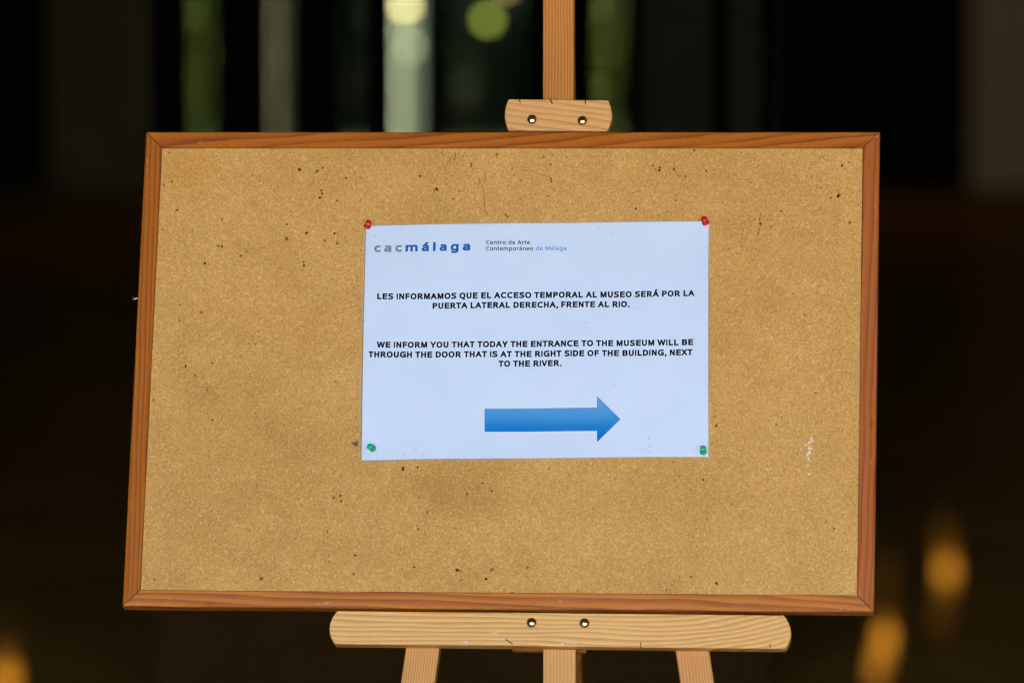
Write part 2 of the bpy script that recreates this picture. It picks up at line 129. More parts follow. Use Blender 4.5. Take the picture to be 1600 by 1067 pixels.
def lathe(profile, n=24):
    bm = bmesh.new(); rings = []
    for r, z in profile:
        if r < 1e-6: rings.append([bm.verts.new((0, 0, z))])
        else: rings.append([bm.verts.new((r*math.cos(2*math.pi*i/n), r*math.sin(2*math.pi*i/n), z)) for i in range(n)])
    for a, b in zip(rings, rings[1:]):
        for i in range(n):
            j = (i+1) % n
            if len(a) == 1 and len(b) == 1: continue
            if len(a) == 1: bm.faces.new((a[0], b[i], b[j]))
            elif len(b) == 1: bm.faces.new((a[i], a[j], b[0]))
            else: bm.faces.new((a[i], a[j], b[j], b[i]))
    bmesh.ops.recalc_face_normals(bm, faces=bm.faces[:])
    return bm_mesh(bm)

# ------------------------------------------------------------------ materials
class N:
    def __init__(s, name):
        s.m = bpy.data.materials.new(name); s.m.use_nodes = True
        s.t = s.m.node_tree; s.b = s.t.nodes['Principled BSDF']
    def n(s, typ, **kw):
        x = s.t.nodes.new(typ)
        for k, v in kw.items(): setattr(x, k, v)
        return x
    def l(s, a, b): s.t.links.new(a, b)
    def val(s, x, sock):
        if isinstance(x, (int, float)): sock.default_value = x
        else: s.l(x, sock)
    def math(s, op, a, b=0.0, c=None):
        x = s.n('ShaderNodeMath', operation=op)
        s.val(a, x.inputs[0]); s.val(b, x.inputs[1])
        if c is not None: s.val(c, x.inputs[2])
        return x.outputs[0]
    def noise(s, vec, scale, detail=2.0, rough=0.5, dist=0.0):
        x = s.n('ShaderNodeTexNoise'); s.l(vec, x.inputs['Vector'])
        x.inputs['Scale'].default_value = scale; x.inputs['Detail'].default_value = detail
        x.inputs['Roughness'].default_value = rough; x.inputs['Distortion'].default_value = dist
        return x
    def mapping(s, vec, loc=(0,0,0), scale=(1,1,1), rot=(0,0,0)):
        x = s.n('ShaderNodeMapping'); s.l(vec, x.inputs['Vector'])
        x.inputs['Location'].default_value = loc; x.inputs['Scale'].default_value = scale; x.inputs['Rotation'].default_value = rot
        return x.outputs[0]
    def ramp(s, f, stops, interp='LINEAR'):
        x = s.n('ShaderNodeValToRGB'); s.l(f, x.inputs[0]); e = x.color_ramp.elements
        x.color_ramp.interpolation = interp
        while len(e) < len(stops): e.new(0.5)
        for el_, (p, c) in zip(e, stops):
            el_.position = p; el_.color = tuple(c) + (1,) if len(c) == 3 else c
        return x.outputs[0]
    def mix(s, f, a, b, blend='MIX'):
        x = s.n('ShaderNodeMix', data_type='RGBA', blend_type=blend)
        s.val(f, x.inputs[0])
        for v, i in ((a, 6), (b, 7)):
            if isinstance(v, (tuple, list)): x.inputs[i].default_value = tuple(v) + (1,) if len(v) == 3 else v
            else: s.l(v, x.inputs[i])
        return x.outputs[2]
    def bump(s, h, strength=0.2, dist=0.001):
        x = s.n('ShaderNodeBump'); x.inputs['Strength'].default_value = strength; x.inputs['Distance'].default_value = dist
        s.l(h, x.inputs['Height']); s.l(x.outputs[0], s.b.inputs['Normal'])

def plain(name, c, rough=0.6, metal=0.0, var=0.08, nscale=30.0, spec=0.5):
    k = N(name); tc = k.n('ShaderNodeTexCoord').outputs['Object']
    nz = k.noise(tc, nscale, 4.0, 0.6).outputs[0]
    c0 = tuple(x*(1-var) for x in c); c1 = tuple(min(1, x*(1+var)) for x in c)
    k.l(k.ramp(nz, [(0.3, c0), (0.7, c1)]), k.b.inputs['Base Color'])
    k.b.inputs['Roughness'].default_value = rough; k.b.inputs['Metallic'].default_value = metal
    k.b.inputs['Specular IOR Level'].default_value = spec
    return k.m

def wood(name, light, mid, dark, spacing=0.004, pith=(0.02, -0.03), tilt=(0.0, 0.0), warp=0.002, wscale=3.0,
         seed=0.0, rough=0.45, coat=0.0, blotch=0.12, sharp=0.62, spec=0.4, bend=None):
    """rings round a pith line running almost along local X, cut by the real faces of the piece"""
    k = N(name); tc = k.n('ShaderNodeTexCoord').outputs['Object']
    tc = k.mapping(tc, loc=(seed, seed*0.0, 0))
    sx = k.n('ShaderNodeSeparateXYZ'); k.l(tc, sx.inputs[0])
    x0 = k.math('SUBTRACT', sx.outputs[0], seed)
    wn1 = k.noise(k.mapping(tc, scale=(1, 6, 6)), wscale, 2.0, 0.5)
    wn2 = k.noise(k.mapping(tc, loc=(3.1, 1, 2), scale=(1, 6, 6)), wscale, 2.0, 0.5)
    d1 = k.math('MULTIPLY', k.math('SUBTRACT', wn1.outputs[0], 0.5), warp*2)
    d2 = k.math('MULTIPLY', k.math('SUBTRACT', wn2.outputs[0], 0.5), warp*2)
    y = k.math('ADD', k.math('SUBTRACT', k.math('SUBTRACT', sx.outputs[1], pith[0]), k.math('MULTIPLY', x0, tilt[0])), d1)
    if bend:
        bx = k.math('MAXIMUM', k.math('SUBTRACT', x0, bend[0]), 0.0)
        y = k.math('SUBTRACT', y, k.math('MULTIPLY', k.math('MULTIPLY', bx, bx), bend[1]))
    z = k.math('ADD', k.math('SUBTRACT', k.math('SUBTRACT', sx.outputs[2], pith[1]), k.math('MULTIPLY', x0, tilt[1])), d2)
    r = k.math('SQRT', k.math('ADD', k.math('MULTIPLY', y, y), k.math('MULTIPLY', z, z)))
    # uneven ring widths
    un = k.noise(k.mapping(tc, scale=(0.2, 1, 1)), 40.0, 1.0)
    rr = k.math('ADD', k.math('DIVIDE', r, spacing), k.math('MULTIPLY', un.outputs[0], 0.9))
    fr = k.math('FRACT', rr, 0.0)
    prof = k.ramp(fr, [(0.0, light), (sharp*0.5, light), (sharp, mid), (0.93, dark), (1.0, light)])
    # fine fibres and blotches
    mod = k.noise(k.mapping(tc, loc=(7, 3, 1), scale=(0.35, 1, 1)), 26.0, 3.0, 0.65).outputs[0]
    prof = k.mix(k.ramp(mod, [(0.38, (0, 0, 0)), (0.75, (0.55, 0.55, 0.55))]), prof, k.mix(0.35, light, mid))
    fb = k.noise(k.mapping(tc, scale=(0.03, 1, 1)), 1400.0, 2.0, 0.6).outputs[0]
    c = k.mix(0.2, prof, k.ramp(fb, [(0.3, tuple(v*0.6 for v in mid)), (0.65, tuple(min(1, v*1.15) for v in light))]), 'MIX')
    bl = k.noise(k.mapping(tc, scale=(0.3, 1, 1)), 14.0, 3.0, 0.6).outputs[0]
    g0 = 1 - blotch; g1 = 1 + blotch
    c = k.mix(1.0, c, k.ramp(bl, [(0.25, (g0*1.0, g0*0.97, g0*0.93)), (0.75, (1, 1, 1))]), 'MULTIPLY')
    # grime specks
    sp = k.noise(tc, 420.0, 1.0, 0.5).outputs[0]
    c = k.mix(k.ramp(sp, [(0.74, (0, 0, 0)), (0.80, (0.5, 0.5, 0.5))]), c, tuple(v*0.5 for v in dark))
    k.l(c, k.b.inputs['Base Color'])
    k.b.inputs['Roughness'].default_value = rough
    k.b.inputs['Specular IOR Level'].default_value = spec
    rn = k.noise(k.mapping(tc, scale=(0.2, 1, 1)), 90.0, 3.0).outputs[0]
    mr = k.n('ShaderNodeMapRange'); k.l(rn, mr.inputs[0]); mr.inputs[1].default_value = 0.3; mr.inputs[2].default_value = 0.7
    mr.inputs[3].default_value = rough-0.08; mr.inputs[4].default_value = rough+0.12
    k.l(mr.outputs[0], k.b.inputs['Roughness'])
    if coat:
        k.b.inputs['Coat Weight'].default_value = coat; k.b.inputs['Coat Roughness'].default_value = 0.22
    k.bump(fb, 0.2, 0.0003)
    return k.m

def cork_material():
    k = N('cork'); tc = k.n('ShaderNodeTexCoord').outputs['Object']
    dn = k.noise(tc, 600.0, 2.0)
    vm = k.n('ShaderNodeVectorMath', operation='SCALE'); k.l(dn.outputs['Color'], vm.inputs[0]); vm.inputs['Scale'].default_value = 0.0022
    va = k.n('ShaderNodeVectorMath', operation='ADD'); k.l(tc, va.inputs[0]); k.l(vm.outputs[0], va.inputs[1])
    vc = va.outputs[0]
    v1 = k.n('ShaderNodeTexVoronoi'); k.l(vc, v1.inputs['Vector']); v1.inputs['Scale'].default_value = 600.0
    s1 = k.n('ShaderNodeSeparateColor'); k.l(v1.outputs['Color'], s1.inputs[0])
    base = k.ramp(s1.outputs[0], [(0.0, CK[0]), (0.06, CK[1]), (0.35, CK[2]), (0.75, CK[3]), (0.93, CK[4]), (1.0, CK[5])])
    v2 = k.n('ShaderNodeTexVoronoi'); k.l(k.mapping(vc, scale=(1, 1.6, 1), rot=(0, 0, 0.7)), v2.inputs['Vector']); v2.inputs['Scale'].default_value = 800.0
    s2 = k.n('ShaderNodeSeparateColor'); k.l(v2.outputs['Color'], s2.inputs[0])
    fine = k.ramp(s2.outputs[1], [(0.0, (0.78, 0.73, 0.66)), (0.15, (0.95, 0.94, 0.92)), (0.88, (1, 1, 1)), (0.96, (1.10, 1.13, 1.22)), (1.0, (1.3, 1.4, 1.7))])
    c = k.mix(1.0, base, fine, 'MULTIPLY')
    # sparse dark grains
    v3 = k.n('ShaderNodeTexVoronoi'); k.l(vc, v3.inputs['Vector']); v3.inputs['Scale'].default_value = 210.0
    s3 = k.n('ShaderNodeSeparateColor'); k.l(v3.outputs['Color'], s3.inputs[0])
    m3 = k.math('MULTIPLY', k.math('GREATER_THAN', s3.outputs[2], 0.93), k.math('LESS_THAN', v3.outputs['Distance'], 0.26))
    c = k.mix(k.math('MULTIPLY', m3, 0.35), c, (0.13, 0.065, 0.02))
    # broad hand-worn mottling: shape of its own, part of the cork
    b1 = k.noise(tc, 5.0, 4.0, 0.6, 0.6).outputs[0]
    c = k.mix(1.0, c, k.ramp(b1, [(0.3, (0.90, 0.88, 0.84)), (0.5, (1, 1, 1)), (0.7, (1.06, 1.07, 1.08))]), 'MULTIPLY')
    b2 = k.noise(k.mapping(tc, loc=(4, 2, 0)), 16.0, 4.0, 0.65).outputs[0]
    c = k.mix(1.0, c, k.ramp(b2, [(0.3, (0.92, 0.90, 0.88)), (0.55, (1, 1, 1)), (0.8, (1.03, 1.05, 1.05))]), 'MULTIPLY')
    # brown stain below the notice and a yellowed top-left corner
    def blob(cx, cy, rx, ry, col_, amt):
        nonlocal c
        mp = k.mapping(tc, loc=(-cx/rx, -cy/ry, 0), scale=(1/rx, 1/ry, 0))
        ln = k.n('ShaderNodeVectorMath', operation='LENGTH'); k.l(mp, ln.inputs[0])
        e = k.math('ADD', ln.outputs[1] if len(ln.outputs) > 1 else ln.outputs[0], k.math('MULTIPLY', k.math('SUBTRACT', b2, 0.5), 1.2))
        f = k.ramp(e, [(0.2, (amt, amt, amt)), (1.0, (0, 0, 0))])
        c = k.mix(f, c, k.mix(1.0, c, col_, 'MULTIPLY'))
    blob(-0.03, -0.145, 0.10, 0.055, (0.80, 0.72, 0.64), 0.65)
    blob(-0.40, 0.25, 0.06, 0.04, (0.95, 0.85, 0.62), 0.8)
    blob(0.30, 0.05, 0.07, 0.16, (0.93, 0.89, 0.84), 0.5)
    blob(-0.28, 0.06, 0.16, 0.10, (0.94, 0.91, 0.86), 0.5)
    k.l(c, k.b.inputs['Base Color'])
    k.b.inputs['Roughness'].default_value = 0.8; k.b.inputs['Specular IOR Level'].default_value = 0.25
    k.bump(k.math('ADD', v1.outputs['Distance'], v2.outputs['Distance']), 0.22, 0.0006)
    return k.m
CK = [(0.4146, 0.1963, 0.0451), (0.4982, 0.251, 0.0619), (0.546, 0.2823, 0.0734), (0.5758, 0.3053, 0.085), (0.6236, 0.354, 0.1184), (0.6504, 0.3912, 0.1602)]

def emit(name, c, s):
    k = N(name)
    k.b.inputs['Base Color'].default_value = tuple(c) + (1,)
    k.b.inputs['Emission Color'].default_value = tuple(c) + (1,)
    k.b.inputs['Emission Strength'].default_value = s
    return k.m

def tinted(name, c, gloss=0.03, rough=0.02):
    k = N(name); t = k.t
    tr = k.n('ShaderNodeBsdfTransparent'); tr.inputs[0].default_value = tuple(c) + (1,)
    gl = k.n('ShaderNodeBsdfGlossy'); gl.inputs['Roughness'].default_value = rough; gl.inputs[0].default_value = (1, 1, 1, 1)
    mx = k.n('ShaderNodeMixShader'); mx.inputs[0].default_value = gloss
    k.l(tr.outputs[0], mx.inputs[1]); k.l(gl.outputs[0], mx.inputs[2])
    k.l(mx.outputs[0], t.nodes['Material Output'].inputs['Surface'])
    return k.m

M_plaster = plain('dark_plaster', (0.080, 0.066, 0.022), 0.9, var=0.2, nscale=2)
M_sidewall = plain('side_wall_paint', (0.05, 0.045, 0.035), 0.9, nscale=2)
M_ceiling = plain('ceiling_paint', (0.10, 0.095, 0.085), 0.9, nscale=2)
M_black = plain('black_panel', (0.004, 0.004, 0.004), 0.9, nscale=5, spec=0.05)
M_mull = plain('dark_felt', (0.0012, 0.0012, 0.0010), 1.0, nscale=8, spec=0.0)
M_brownpanel = plain('brown_board', (0.030, 0.0125, 0.001), 0.85, nscale=5, spec=0.1)
M_pale = plain('pale_plaster', (0.30, 0.21, 0.13), 0.9, var=0.1, nscale=3)
M_greywall = plain('grey_wall', (0.050, 0.045, 0.030), 0.9, var=0.15, nscale=3)

# ------------------------------------------------------------------ the hall
def floor_material():
    k = N('waxed_floor'); tc = k.n('ShaderNodeTexCoord').outputs['Object']
    nz = k.noise(tc, 1.3, 4.0, 0.6).outputs[0]
    df = k.n('ShaderNodeBsdfDiffuse'); k.l(k.ramp(nz, [(0.3, (0.17, 0.086, 0.016)), (0.7, (0.25, 0.132, 0.028))]), df.inputs[0])
    gl = k.n('ShaderNodeBsdfGlossy'); gl.inputs['Roughness'].default_value = 0.042
    gl.inputs[0].default_value = (1.0, 0.85, 0.6, 1)
    mx = k.n('ShaderNodeMixShader'); mx.inputs[0].default_value = 0.07
    k.l(df.outputs[0], mx.inputs[1]); k.l(gl.outputs[0], mx.inputs[2])
    bp = k.n('ShaderNodeBump'); bp.inputs['Strength'].default_value = 0.015; bp.inputs['Distance'].default_value = 0.002
    k.l(k.noise(tc, 9.0, 2.0, 0.5).outputs[0], bp.inputs['Height']); k.l(bp.outputs[0], gl.inputs['Normal'])
    k.l(mx.outputs[0], k.t.nodes['Material Output'].inputs['Surface'])
    return k.m
M_floor = floor_material()
tag(link('floor', boxmesh(-8, 8, -9.0, 23.1, -0.2, 0.0), M_floor), kind='structure')
tag(link('ceiling', boxmesh(-8, 8, -9.0, 23.1, 4.0, 4.2), M_ceiling), kind='structure')
tag(link('wall_left', boxmesh(-8.3, -8.0, -9.0, 23.1, -0.2, 4.2), M_sidewall), kind='structure')
tag(link('wall_right', boxmesh(8.0, 8.3, -9.0, 23.1, -0.2, 4.2), M_sidewall), kind='structure')
tag(link('front_wall_left', boxmesh(-8.3, -5.0, -9.3, -9.0, -0.2, 4.2), M_sidewall), kind='structure')
tag(link('front_wall_right', boxmesh(5.0, 8.3, -9.3, -9.0, -0.2, 4.2), M_sidewall), kind='structure')
# outside paving, bright in the sun, reaching the horizon
kp = N('paving'); tcp = kp.n('ShaderNodeTexCoord').outputs['Object']
kp.l(kp.ramp(kp.noise(tcp, 0.6, 5.0, 0.6).outputs[0], [(0.3, (0.34, 0.31, 0.26)), (0.7, (0.44, 0.41, 0.36))]), kp.b.inputs['Base Color'])
kp.b.inputs['Roughness'].default_value = 0.8
gb = bmesh.new(); gs = 900
for (x0, x1, y0, y1) in ((-gs, gs, -gs, -9.0), (-gs, gs, 23.4, gs), (-gs, -8.3, -9.0, 23.4), (8.3, gs, -9.0, 23.4)):
    gb.faces.new([gb.verts.new(p) for p in ((x0, y0, -0.02), (x1, y0, -0.02), (x1, y1, -0.02), (x0, y1, -0.02))])
tag(link('ground', bm_mesh(gb), kp.m), kind='structure')

def wx(px, D): return (px - 800.0) / 8888.9 * D      # lateral metres at distance D, used for laying out the far wall
YB = 23.1
# far wall: solid piers between the glazed bays
segs = [(-8.0, wx(80, 30), M_black, 'far_wall_left'), (wx(80, 30), wx(262, 30), M_plaster, 'far_wall_olive'),
        (wx(1010, 30), wx(1205, 30), M_greywall, 'far_wall_grey'), (wx(1205, 30), wx(1515, 30), M_black, 'far_wall_dark'),
        (wx(1515, 30), 8.0, M_pale, 'far_wall_pale')]
for i, (a, b, m, nm) in enumerate(segs):
    tag(link(nm, boxmesh(a, b, YB - 0.002 - 0.002*i, YB+0.3, -0.15, 4.15), m), kind='structure')
tag(link('far_lintel', boxmesh(wx(262, 30), wx(1010, 30), YB+0.001, YB+0.3, 2.6, 4.15), M_plaster), kind='structure')
win = empty('glazed_wall', (wx(640, 30), YB+0.1, 0), 'blurred tinted glass wall at the far end of the dark hall', 'window')
M_glass = tinted('tinted_glass', (0.27, 0.27, 0.22), 0.0001)
edges = [262, 395, 520, 690, 850, 1010]
for a, b in zip(edges, edges[1:]):
    link('pane', boxmesh(wx(a, 30)+0.031, wx(b, 30)-0.031, YB+0.09, YB+0.10, 0.05, 2.58), M_glass, win)
link('sill', boxmesh(wx(262, 30)+0.001, wx(1010, 30)-0.001, YB-0.002, YB+0.3, -0.15, 0.04), M_mull, win)
for a in edges:
    link('mullion', boxmesh(wx(a, 30)-0.03, wx(a, 30)+0.03, YB+0.05, YB+0.15, 0.041, 2.599), M_mull, win)

# ------------------------------------------------------------------ garden behind the far glass
rnd = random.Random(5)
def leaf_mass(cx, cy, rx, ry, z0, z1, n, size):
    bm = bmesh.new()
    for i in range(n):
        while True:
            u, v, w = rnd.uniform(-1, 1), rnd.uniform(-1, 1), rnd.uniform(-1, 1)
            if u*u + v*v + w*w < 1: break
        zc = (z0+z1)/2; hz = (z1-z0)/2
        p = Vector((cx + u*rx, cy + v*ry, zc + w*hz))
        q = Vector((rnd.gauss(0, 1), rnd.gauss(0, 1), rnd.gauss(0, 1))).to_track_quat('Z', 'Y')
        s = size*rnd.uniform(0.6, 1.3)
        vs_ = [bm.verts.new(p + q @ Vector(c)) for c in ((-s*0.35, 0, 0), (0, -s, 0), (s*0.35, 0, 0), (0, s, 0.1*s))]
        bm.faces.new(vs_)
    return bm_mesh(bm)
M_leafd = plain('dark_leaves', (0.010, 0.026, 0.012), 0.5, var=0.4, nscale=6)
M_leafg = plain('bright_leaves', (0.13, 0.19, 0.020), 0.5, var=0.3, nscale=6)
tag(link('garden_wall', boxmesh(-9, 9, 31.6, 31.8, -0.1, 3.5), plain('garden_wall', (0.012, 0.020, 0.012), 0.9)), kind='structure')
tag(link('hedge', leaf_mass(-0.6, 30.0, 4.5, 1.0, -0.5, 2.6, 5000, 0.16), M_leafd),
    kind='stuff')
M_bark = plain('bark', (0.08, 0.06, 0.04), 0.9)
def shrub(px, D, label, z1, r, mat):
    x = wx(px, D); y = D + cam.location.y
    t = empty('shrub', (x, y, 0), label, 'shrub', 'shrubs behind the far glass')
    link('foliage', leaf_mass(x, y, r, r, 0.1, z1, 900, 0.05), mat, t)
    link('stem', boxmesh(x-0.015, x+0.015, y-0.015, y+0.015, -0.02, 0.6), M_bark, t)
shrub(316, 32.5, 'blurred green shrub behind the left-hand slit above the board', 1.3, 0.12, M_leafg)
shrub(953, 32.5, 'blurred green shrub behind the slit right of the mast', 1.2, 0.13, M_leafg)
shrub(760, 33.0, 'blurred dark green shrub behind the slit left of the mast', 1.1, 0.18, M_leafd)
def post(px, D, r, label, c, h=1.6):
    x = wx(px, D); y = D + cam.location.y
    m = plain('post_paint', c, 0.5)
    o = link('garden_post', lathe([(0, -0.02), (r, -0.02), (r, h-0.02), (r*0.8, h), (0, h)], 16), m, M=Matrix.Translation((x, y, 0)), smooth=False)
    tag(o, label, 'post')
post(438, 31.5, 0.055, 'blurred dull grey post behind the second slit from the left', (0.20, 0.19, 0.15))
post(644, 33.5, 0.105, 'blurred bright white post behind the widest lit slit', (0.60, 0.72, 0.66))

tag(link('lawn', boxmesh(-9, 9, 23.42, 31.58, -0.03, -0.012), plain('lawn_grass', (0.018, 0.036, 0.012), 0.9, var=0.3, nscale=4)), kind='structure')
def glint(px, py, D, r, label, c, s):  # added emissive globe standing in for a sunlit leaf or post highlight
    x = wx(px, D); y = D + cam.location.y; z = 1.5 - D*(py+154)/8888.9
    t = empty('garden_glint', (x, y, -0.02), label, 'glint', 'added glowing globes standing in for sunlit glints behind the far glass')
    link('glint_globe', lathe([(0, -r), (r*0.7, -r*0.7), (r, 0), (r*0.7, r*0.7), (0, r)], 14), emit('glint_glow', c, s), t, M=Matrix.Translation((x, y, z)), smooth=True)
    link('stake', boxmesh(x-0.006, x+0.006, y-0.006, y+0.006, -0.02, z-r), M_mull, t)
glint(762, 30, 31.0, 0.032, 'round yellow-green out-of-focus leaf glint left of the mast, an added glowing globe', (0.62, 0.80, 0.14), 1.9)
glint(790, -22, 31.0, 0.030, 'pale out-of-focus glint cut by the top edge left of the mast, an added glowing globe', (0.95, 0.75, 0.4), 1.6)
glint(634, 8, 31.0, 0.030, 'cream out-of-focus glint at the top of the widest lit slit, an added glowing globe', (1.0, 0.85, 0.45), 6.0)
glint(641, 72, 31.0, 0.022, 'cream out-of-focus glint in the middle of the widest lit slit, an added glowing globe', (0.85, 1.0, 0.75), 2.5)

# ------------------------------------------------------------------ dark slotted screen a little way behind the easel
YS = 4.0
DS = YS - cam.location.y
scr = empty('slotted_screen', (wx(700, DS), YS, 0), 'dark screen of upright slats with narrow gaps behind the easel', 'screen')
slats = [(236, 291), (342, 415), (462, 528), (576, 610), (669, 692), (826, 924), (983, 1002), (1112, 1140), (1190, 1203)]
for a, b in slats:
    xa, xb = wx(a, DS), wx(b, DS)
    link('slat', boxmesh(xa, xb, YS, YS+0.03, 0.96, 2.4, 0.002), M_mull, scr)
link('lower_panel', boxmesh(wx(236, DS), wx(1203, DS), YS, YS+0.03, 0.0, 0.958), M_brownpanel, scr)
link('top_rail', boxmesh(wx(236, DS), wx(1203, DS), YS, YS+0.03, 2.402, 2.5), M_mull, scr)

# ------------------------------------------------------------------ pendant lamps deep in the hall; only their reflections in the floor are in the frame
def pendant(px, ang, h, label, power, r=0.045, c=(1.0, 0.45, 0.045)):
    D = (h + 1.5)/ang; x = wx(px, D); y = D + cam.location.y
    t = empty('pendant_lamp', (x, y, h), label, 'lamp', 'warm lamps reflected in the floor')
    link('bulb', lathe([(0, -r), (r*0.7, -r*0.7), (r, 0), (r*0.7, r*0.7), (0, r)], 12), emit('warm_bulb', c, power), t, M=Matrix.Translation((x, y, h)))
    link('cord', boxmesh(x-0.004, x+0.004, y-0.004, y+0.004, h+r, 4.0), M_mull, t)
    link('lamp_cap', lathe([(0, r*0.75), (r*0.8, r*0.7), (r*0.5, r*1.5), (0, r*1.6)], 12), M_mull, t, M=Matrix.Translation((x, y, h+0.004)))
LP = 1.6
pendant(1483, .1180, 1.80, 'warm lamp whose blurred orange glow lies right of the board', LP)
pendant(1387, .1300, 1.88, 'warm lamp whose bright glow lies below the board corner', LP*1.4, 0.035)
pendant(1374, .1349, 1.87, 'warm lamp whose glow touches the bottom edge of the view', LP*0.8, 0.035)
pendant(1474, .1120, 1.85, 'faint warm lamp giving the dim glow above the brightest orange one', LP*0.045, 0.05)
pendant(1390, .1185, 1.85, 'faint warm lamp giving the dim glow just right of the board corner', LP*0.035, 0.05)
pendant(1470, .1262, 1.85, 'faint warm lamp giving the dim glow below the right-hand orange one', LP*0.035, 0.05)
pendant(4, .1372, 1.92, 'warm lamp whose glow sits in the bottom left corner', LP*1.0)

# ------------------------------------------------------------------ the easel
def to3(p, z): return BF @ Vector((p[0]/1000, p[1]/1000, z))
root_xy = BF @ Vector((0.06, -1.0, -0.03))
easel = empty('easel', (root_xy.x, root_xy.y + 0.25, 0), 'pale pine display easel holding the cork board on its ledge', 'easel')
WM[easel.name] = easel.matrix_basis.copy()
PALE = ((0.79, 0.445, 0.145), (0.69, 0.335, 0.085), (0.49, 0.195, 0.036))
W_ledge = wood('pine_ledge', *PALE, spacing=0.0056, pith=(-0.125, -0.03), tilt=(-0.01, 0.0), warp=0.005, wscale=4.0, seed=1.3, rough=0.45, sharp=0.55, bend=(0.08, 0.75))
W_clamp = wood('pine_clamp', (0.72, 0.38, 0.125), (0.66, 0.32, 0.10), (0.44, 0.175, 0.040), spacing=0.0075, pith=(-0.07, 0.02), tilt=(-0.12, 0), warp=0.005, wscale=5, seed=4.0, rough=0.45)
W_mast = wood('pine_mast', (0.60, 0.225, 0.036), (0.53, 0.185, 0.026), (0.17, 0.038, 0.004), spacing=0.0034, pith=(0.05, -0.01), warp=0.0025, wscale=1.5, seed=7.0, sharp=0.5, rough=0.4)
W_post = wood('pine_post', (0.66, 0.33, 0.090), (0.60, 0.28, 0.068), (0.34, 0.125, 0.024), spacing=0.0035, pith=(0.045, -0.02), warp=0.002, wscale=2, seed=9.0)
W_legl = wood('pine_leg', (0.66, 0.30, 0.070), (0.58, 0.24, 0.050), (0.30, 0.095, 0.016), spacing=0.0032, pith=(-0.04, 0.01), tilt=(0.03, 0), warp=0.002, wscale=2, seed=11.0)
W_legr = wood('pine_leg', (0.66, 0.29, 0.068), (0.57, 0.23, 0.048), (0.29, 0.09, 0.015), spacing=0.0036, pith=(0.05, 0.01), tilt=(-0.02, 0), warp=0.002, wscale=2, seed=13.0)
W_rear = wood('pine_rear_leg', (0.50, 0.18, 0.03), (0.44, 0.15, 0.022), (0.24, 0.06, 0.008), spacing=0.004, seed=15.0)

def bar(name, mat, p0, p1, width, z0, z1, parent, bv=0.0015):
    """straight bar in the board plane from p0 to p1 (mm), local X along the grain"""
    a = Vector((p0[0]/1000, p0[1]/1000, (z0+z1)/2)); b = Vector((p1[0]/1000, p1[1]/1000, (z0+z1)/2))
    L = (b-a).length; x = (b-a).normalized(); z = Vector((0, 0, 1)); y = z.cross(x)
    Ml = Matrix(((x.x, y.x, z.x, (a.x+b.x)/2), (x.y, y.y, z.y, (a.y+b.y)/2), (x.z, y.z, z.z, (a.z+b.z)/2), (0, 0, 0, 1)))
    h = (z1-z0)/2
    return link(name, boxmesh(-L/2, L/2, -width/2000, width/2000, -h, h, bv), mat, parent, BF @ Ml)

def quad_bar(name, mat, q, z0, z1, parent, ext0=0.0, ext1=0.0):
    tl, tr, br, bl = [Vector(v) for v in q]
    a = (tl+tr)/2; b = (bl+br)/2; d = (b-a).normalized()
    nrm = Vector((-d.y, d.x)); w = (abs((tr-tl).dot(nrm)) + abs((br-bl).dot(nrm)))/2
    a2 = a - d*ext0; b2 = b + d*ext1
    return bar(name, mat, a2, b2, w, z0, z1, parent)

ZM0, ZM1 = -0.039, -0.019
mtop = 120.0
def ext_to_floor(q, z):
    tl, tr, br, bl = [Vector(v) for v in q]
    b = (bl+br)/2; d = (b-(tl+tr)/2).normalized()
    # extend until the lower front edge meets the floor
    w = (br-bl).length/2
    for i in range(4000):
        e = i*0.5
        low = min((to3(b + d*e + Vector((-d.y, d.x))*s*w, zz)).z for s in (-1, 1) for zz in (z, z-0.02))
        if low <= 0.0005: return e
    return 0
quad_bar('mast', W_mast, DATA['mast'], ZM0, ZM1, easel, ext0=mtop)
quad_bar('center_post', W_post, DATA['post'], ZM0, ZM1, easel, ext0=-0.3, ext1=160)
qa = DATA['legl']; qb = DATA['legr']
quad_bar('leg', W_legl, qa, ZM0, ZM1, easel, ext0=480, ext1=ext_to_floor(qa, ZM1))
quad_bar('leg', W_legr, qb, ZM0, ZM1, easel, ext0=480, ext1=ext_to_floor(qb, ZM1))
bar('cross_brace', W_rear, (-75, 90), (185, 90), 42, -0.055, -0.0392, easel)
bar('slide_block', W_rear, (17, -330.5), (106, -331.5), 20, -0.050, -0.0392, easel)

# rear leg, hinged behind the mast
top = to3(((DATA['mast'][0][0]+DATA['mast'][1][0])/2 + 1.5, DATA['mast'][0][1] - 62), -0.052)
foot = Vector((top.x + 0.022, top.y + 0.62, 0.0))
dv = (foot-top); L = dv.length; x = dv.normalized(); y = Vector((1, 0, 0)); y = (y - x*y.dot(x)).normalized(); z = x.cross(y)
Mr = Matrix(((x.x, y.x, z.x, (top.x+foot.x)/2), (x.y, y.y, z.y, (top.y+foot.y)/2), (x.z, y.z, z.z, (top.z+foot.z)/2), (0, 0, 0, 1)))
link('rear_leg', boxmesh(-L/2, L/2-0.012, -0.018, 0.018, -0.011, 0.011, 0.0015), W_rear, easel, Mr)
link('hinge', lathe([(0, -0.015), (0.004, -0.015), (0.004, 0.015), (0, 0.015)], 12), W_rear, easel,
     Matrix.Translation(top) @ Matrix.Rotation(R(90), 4, 'Y'))

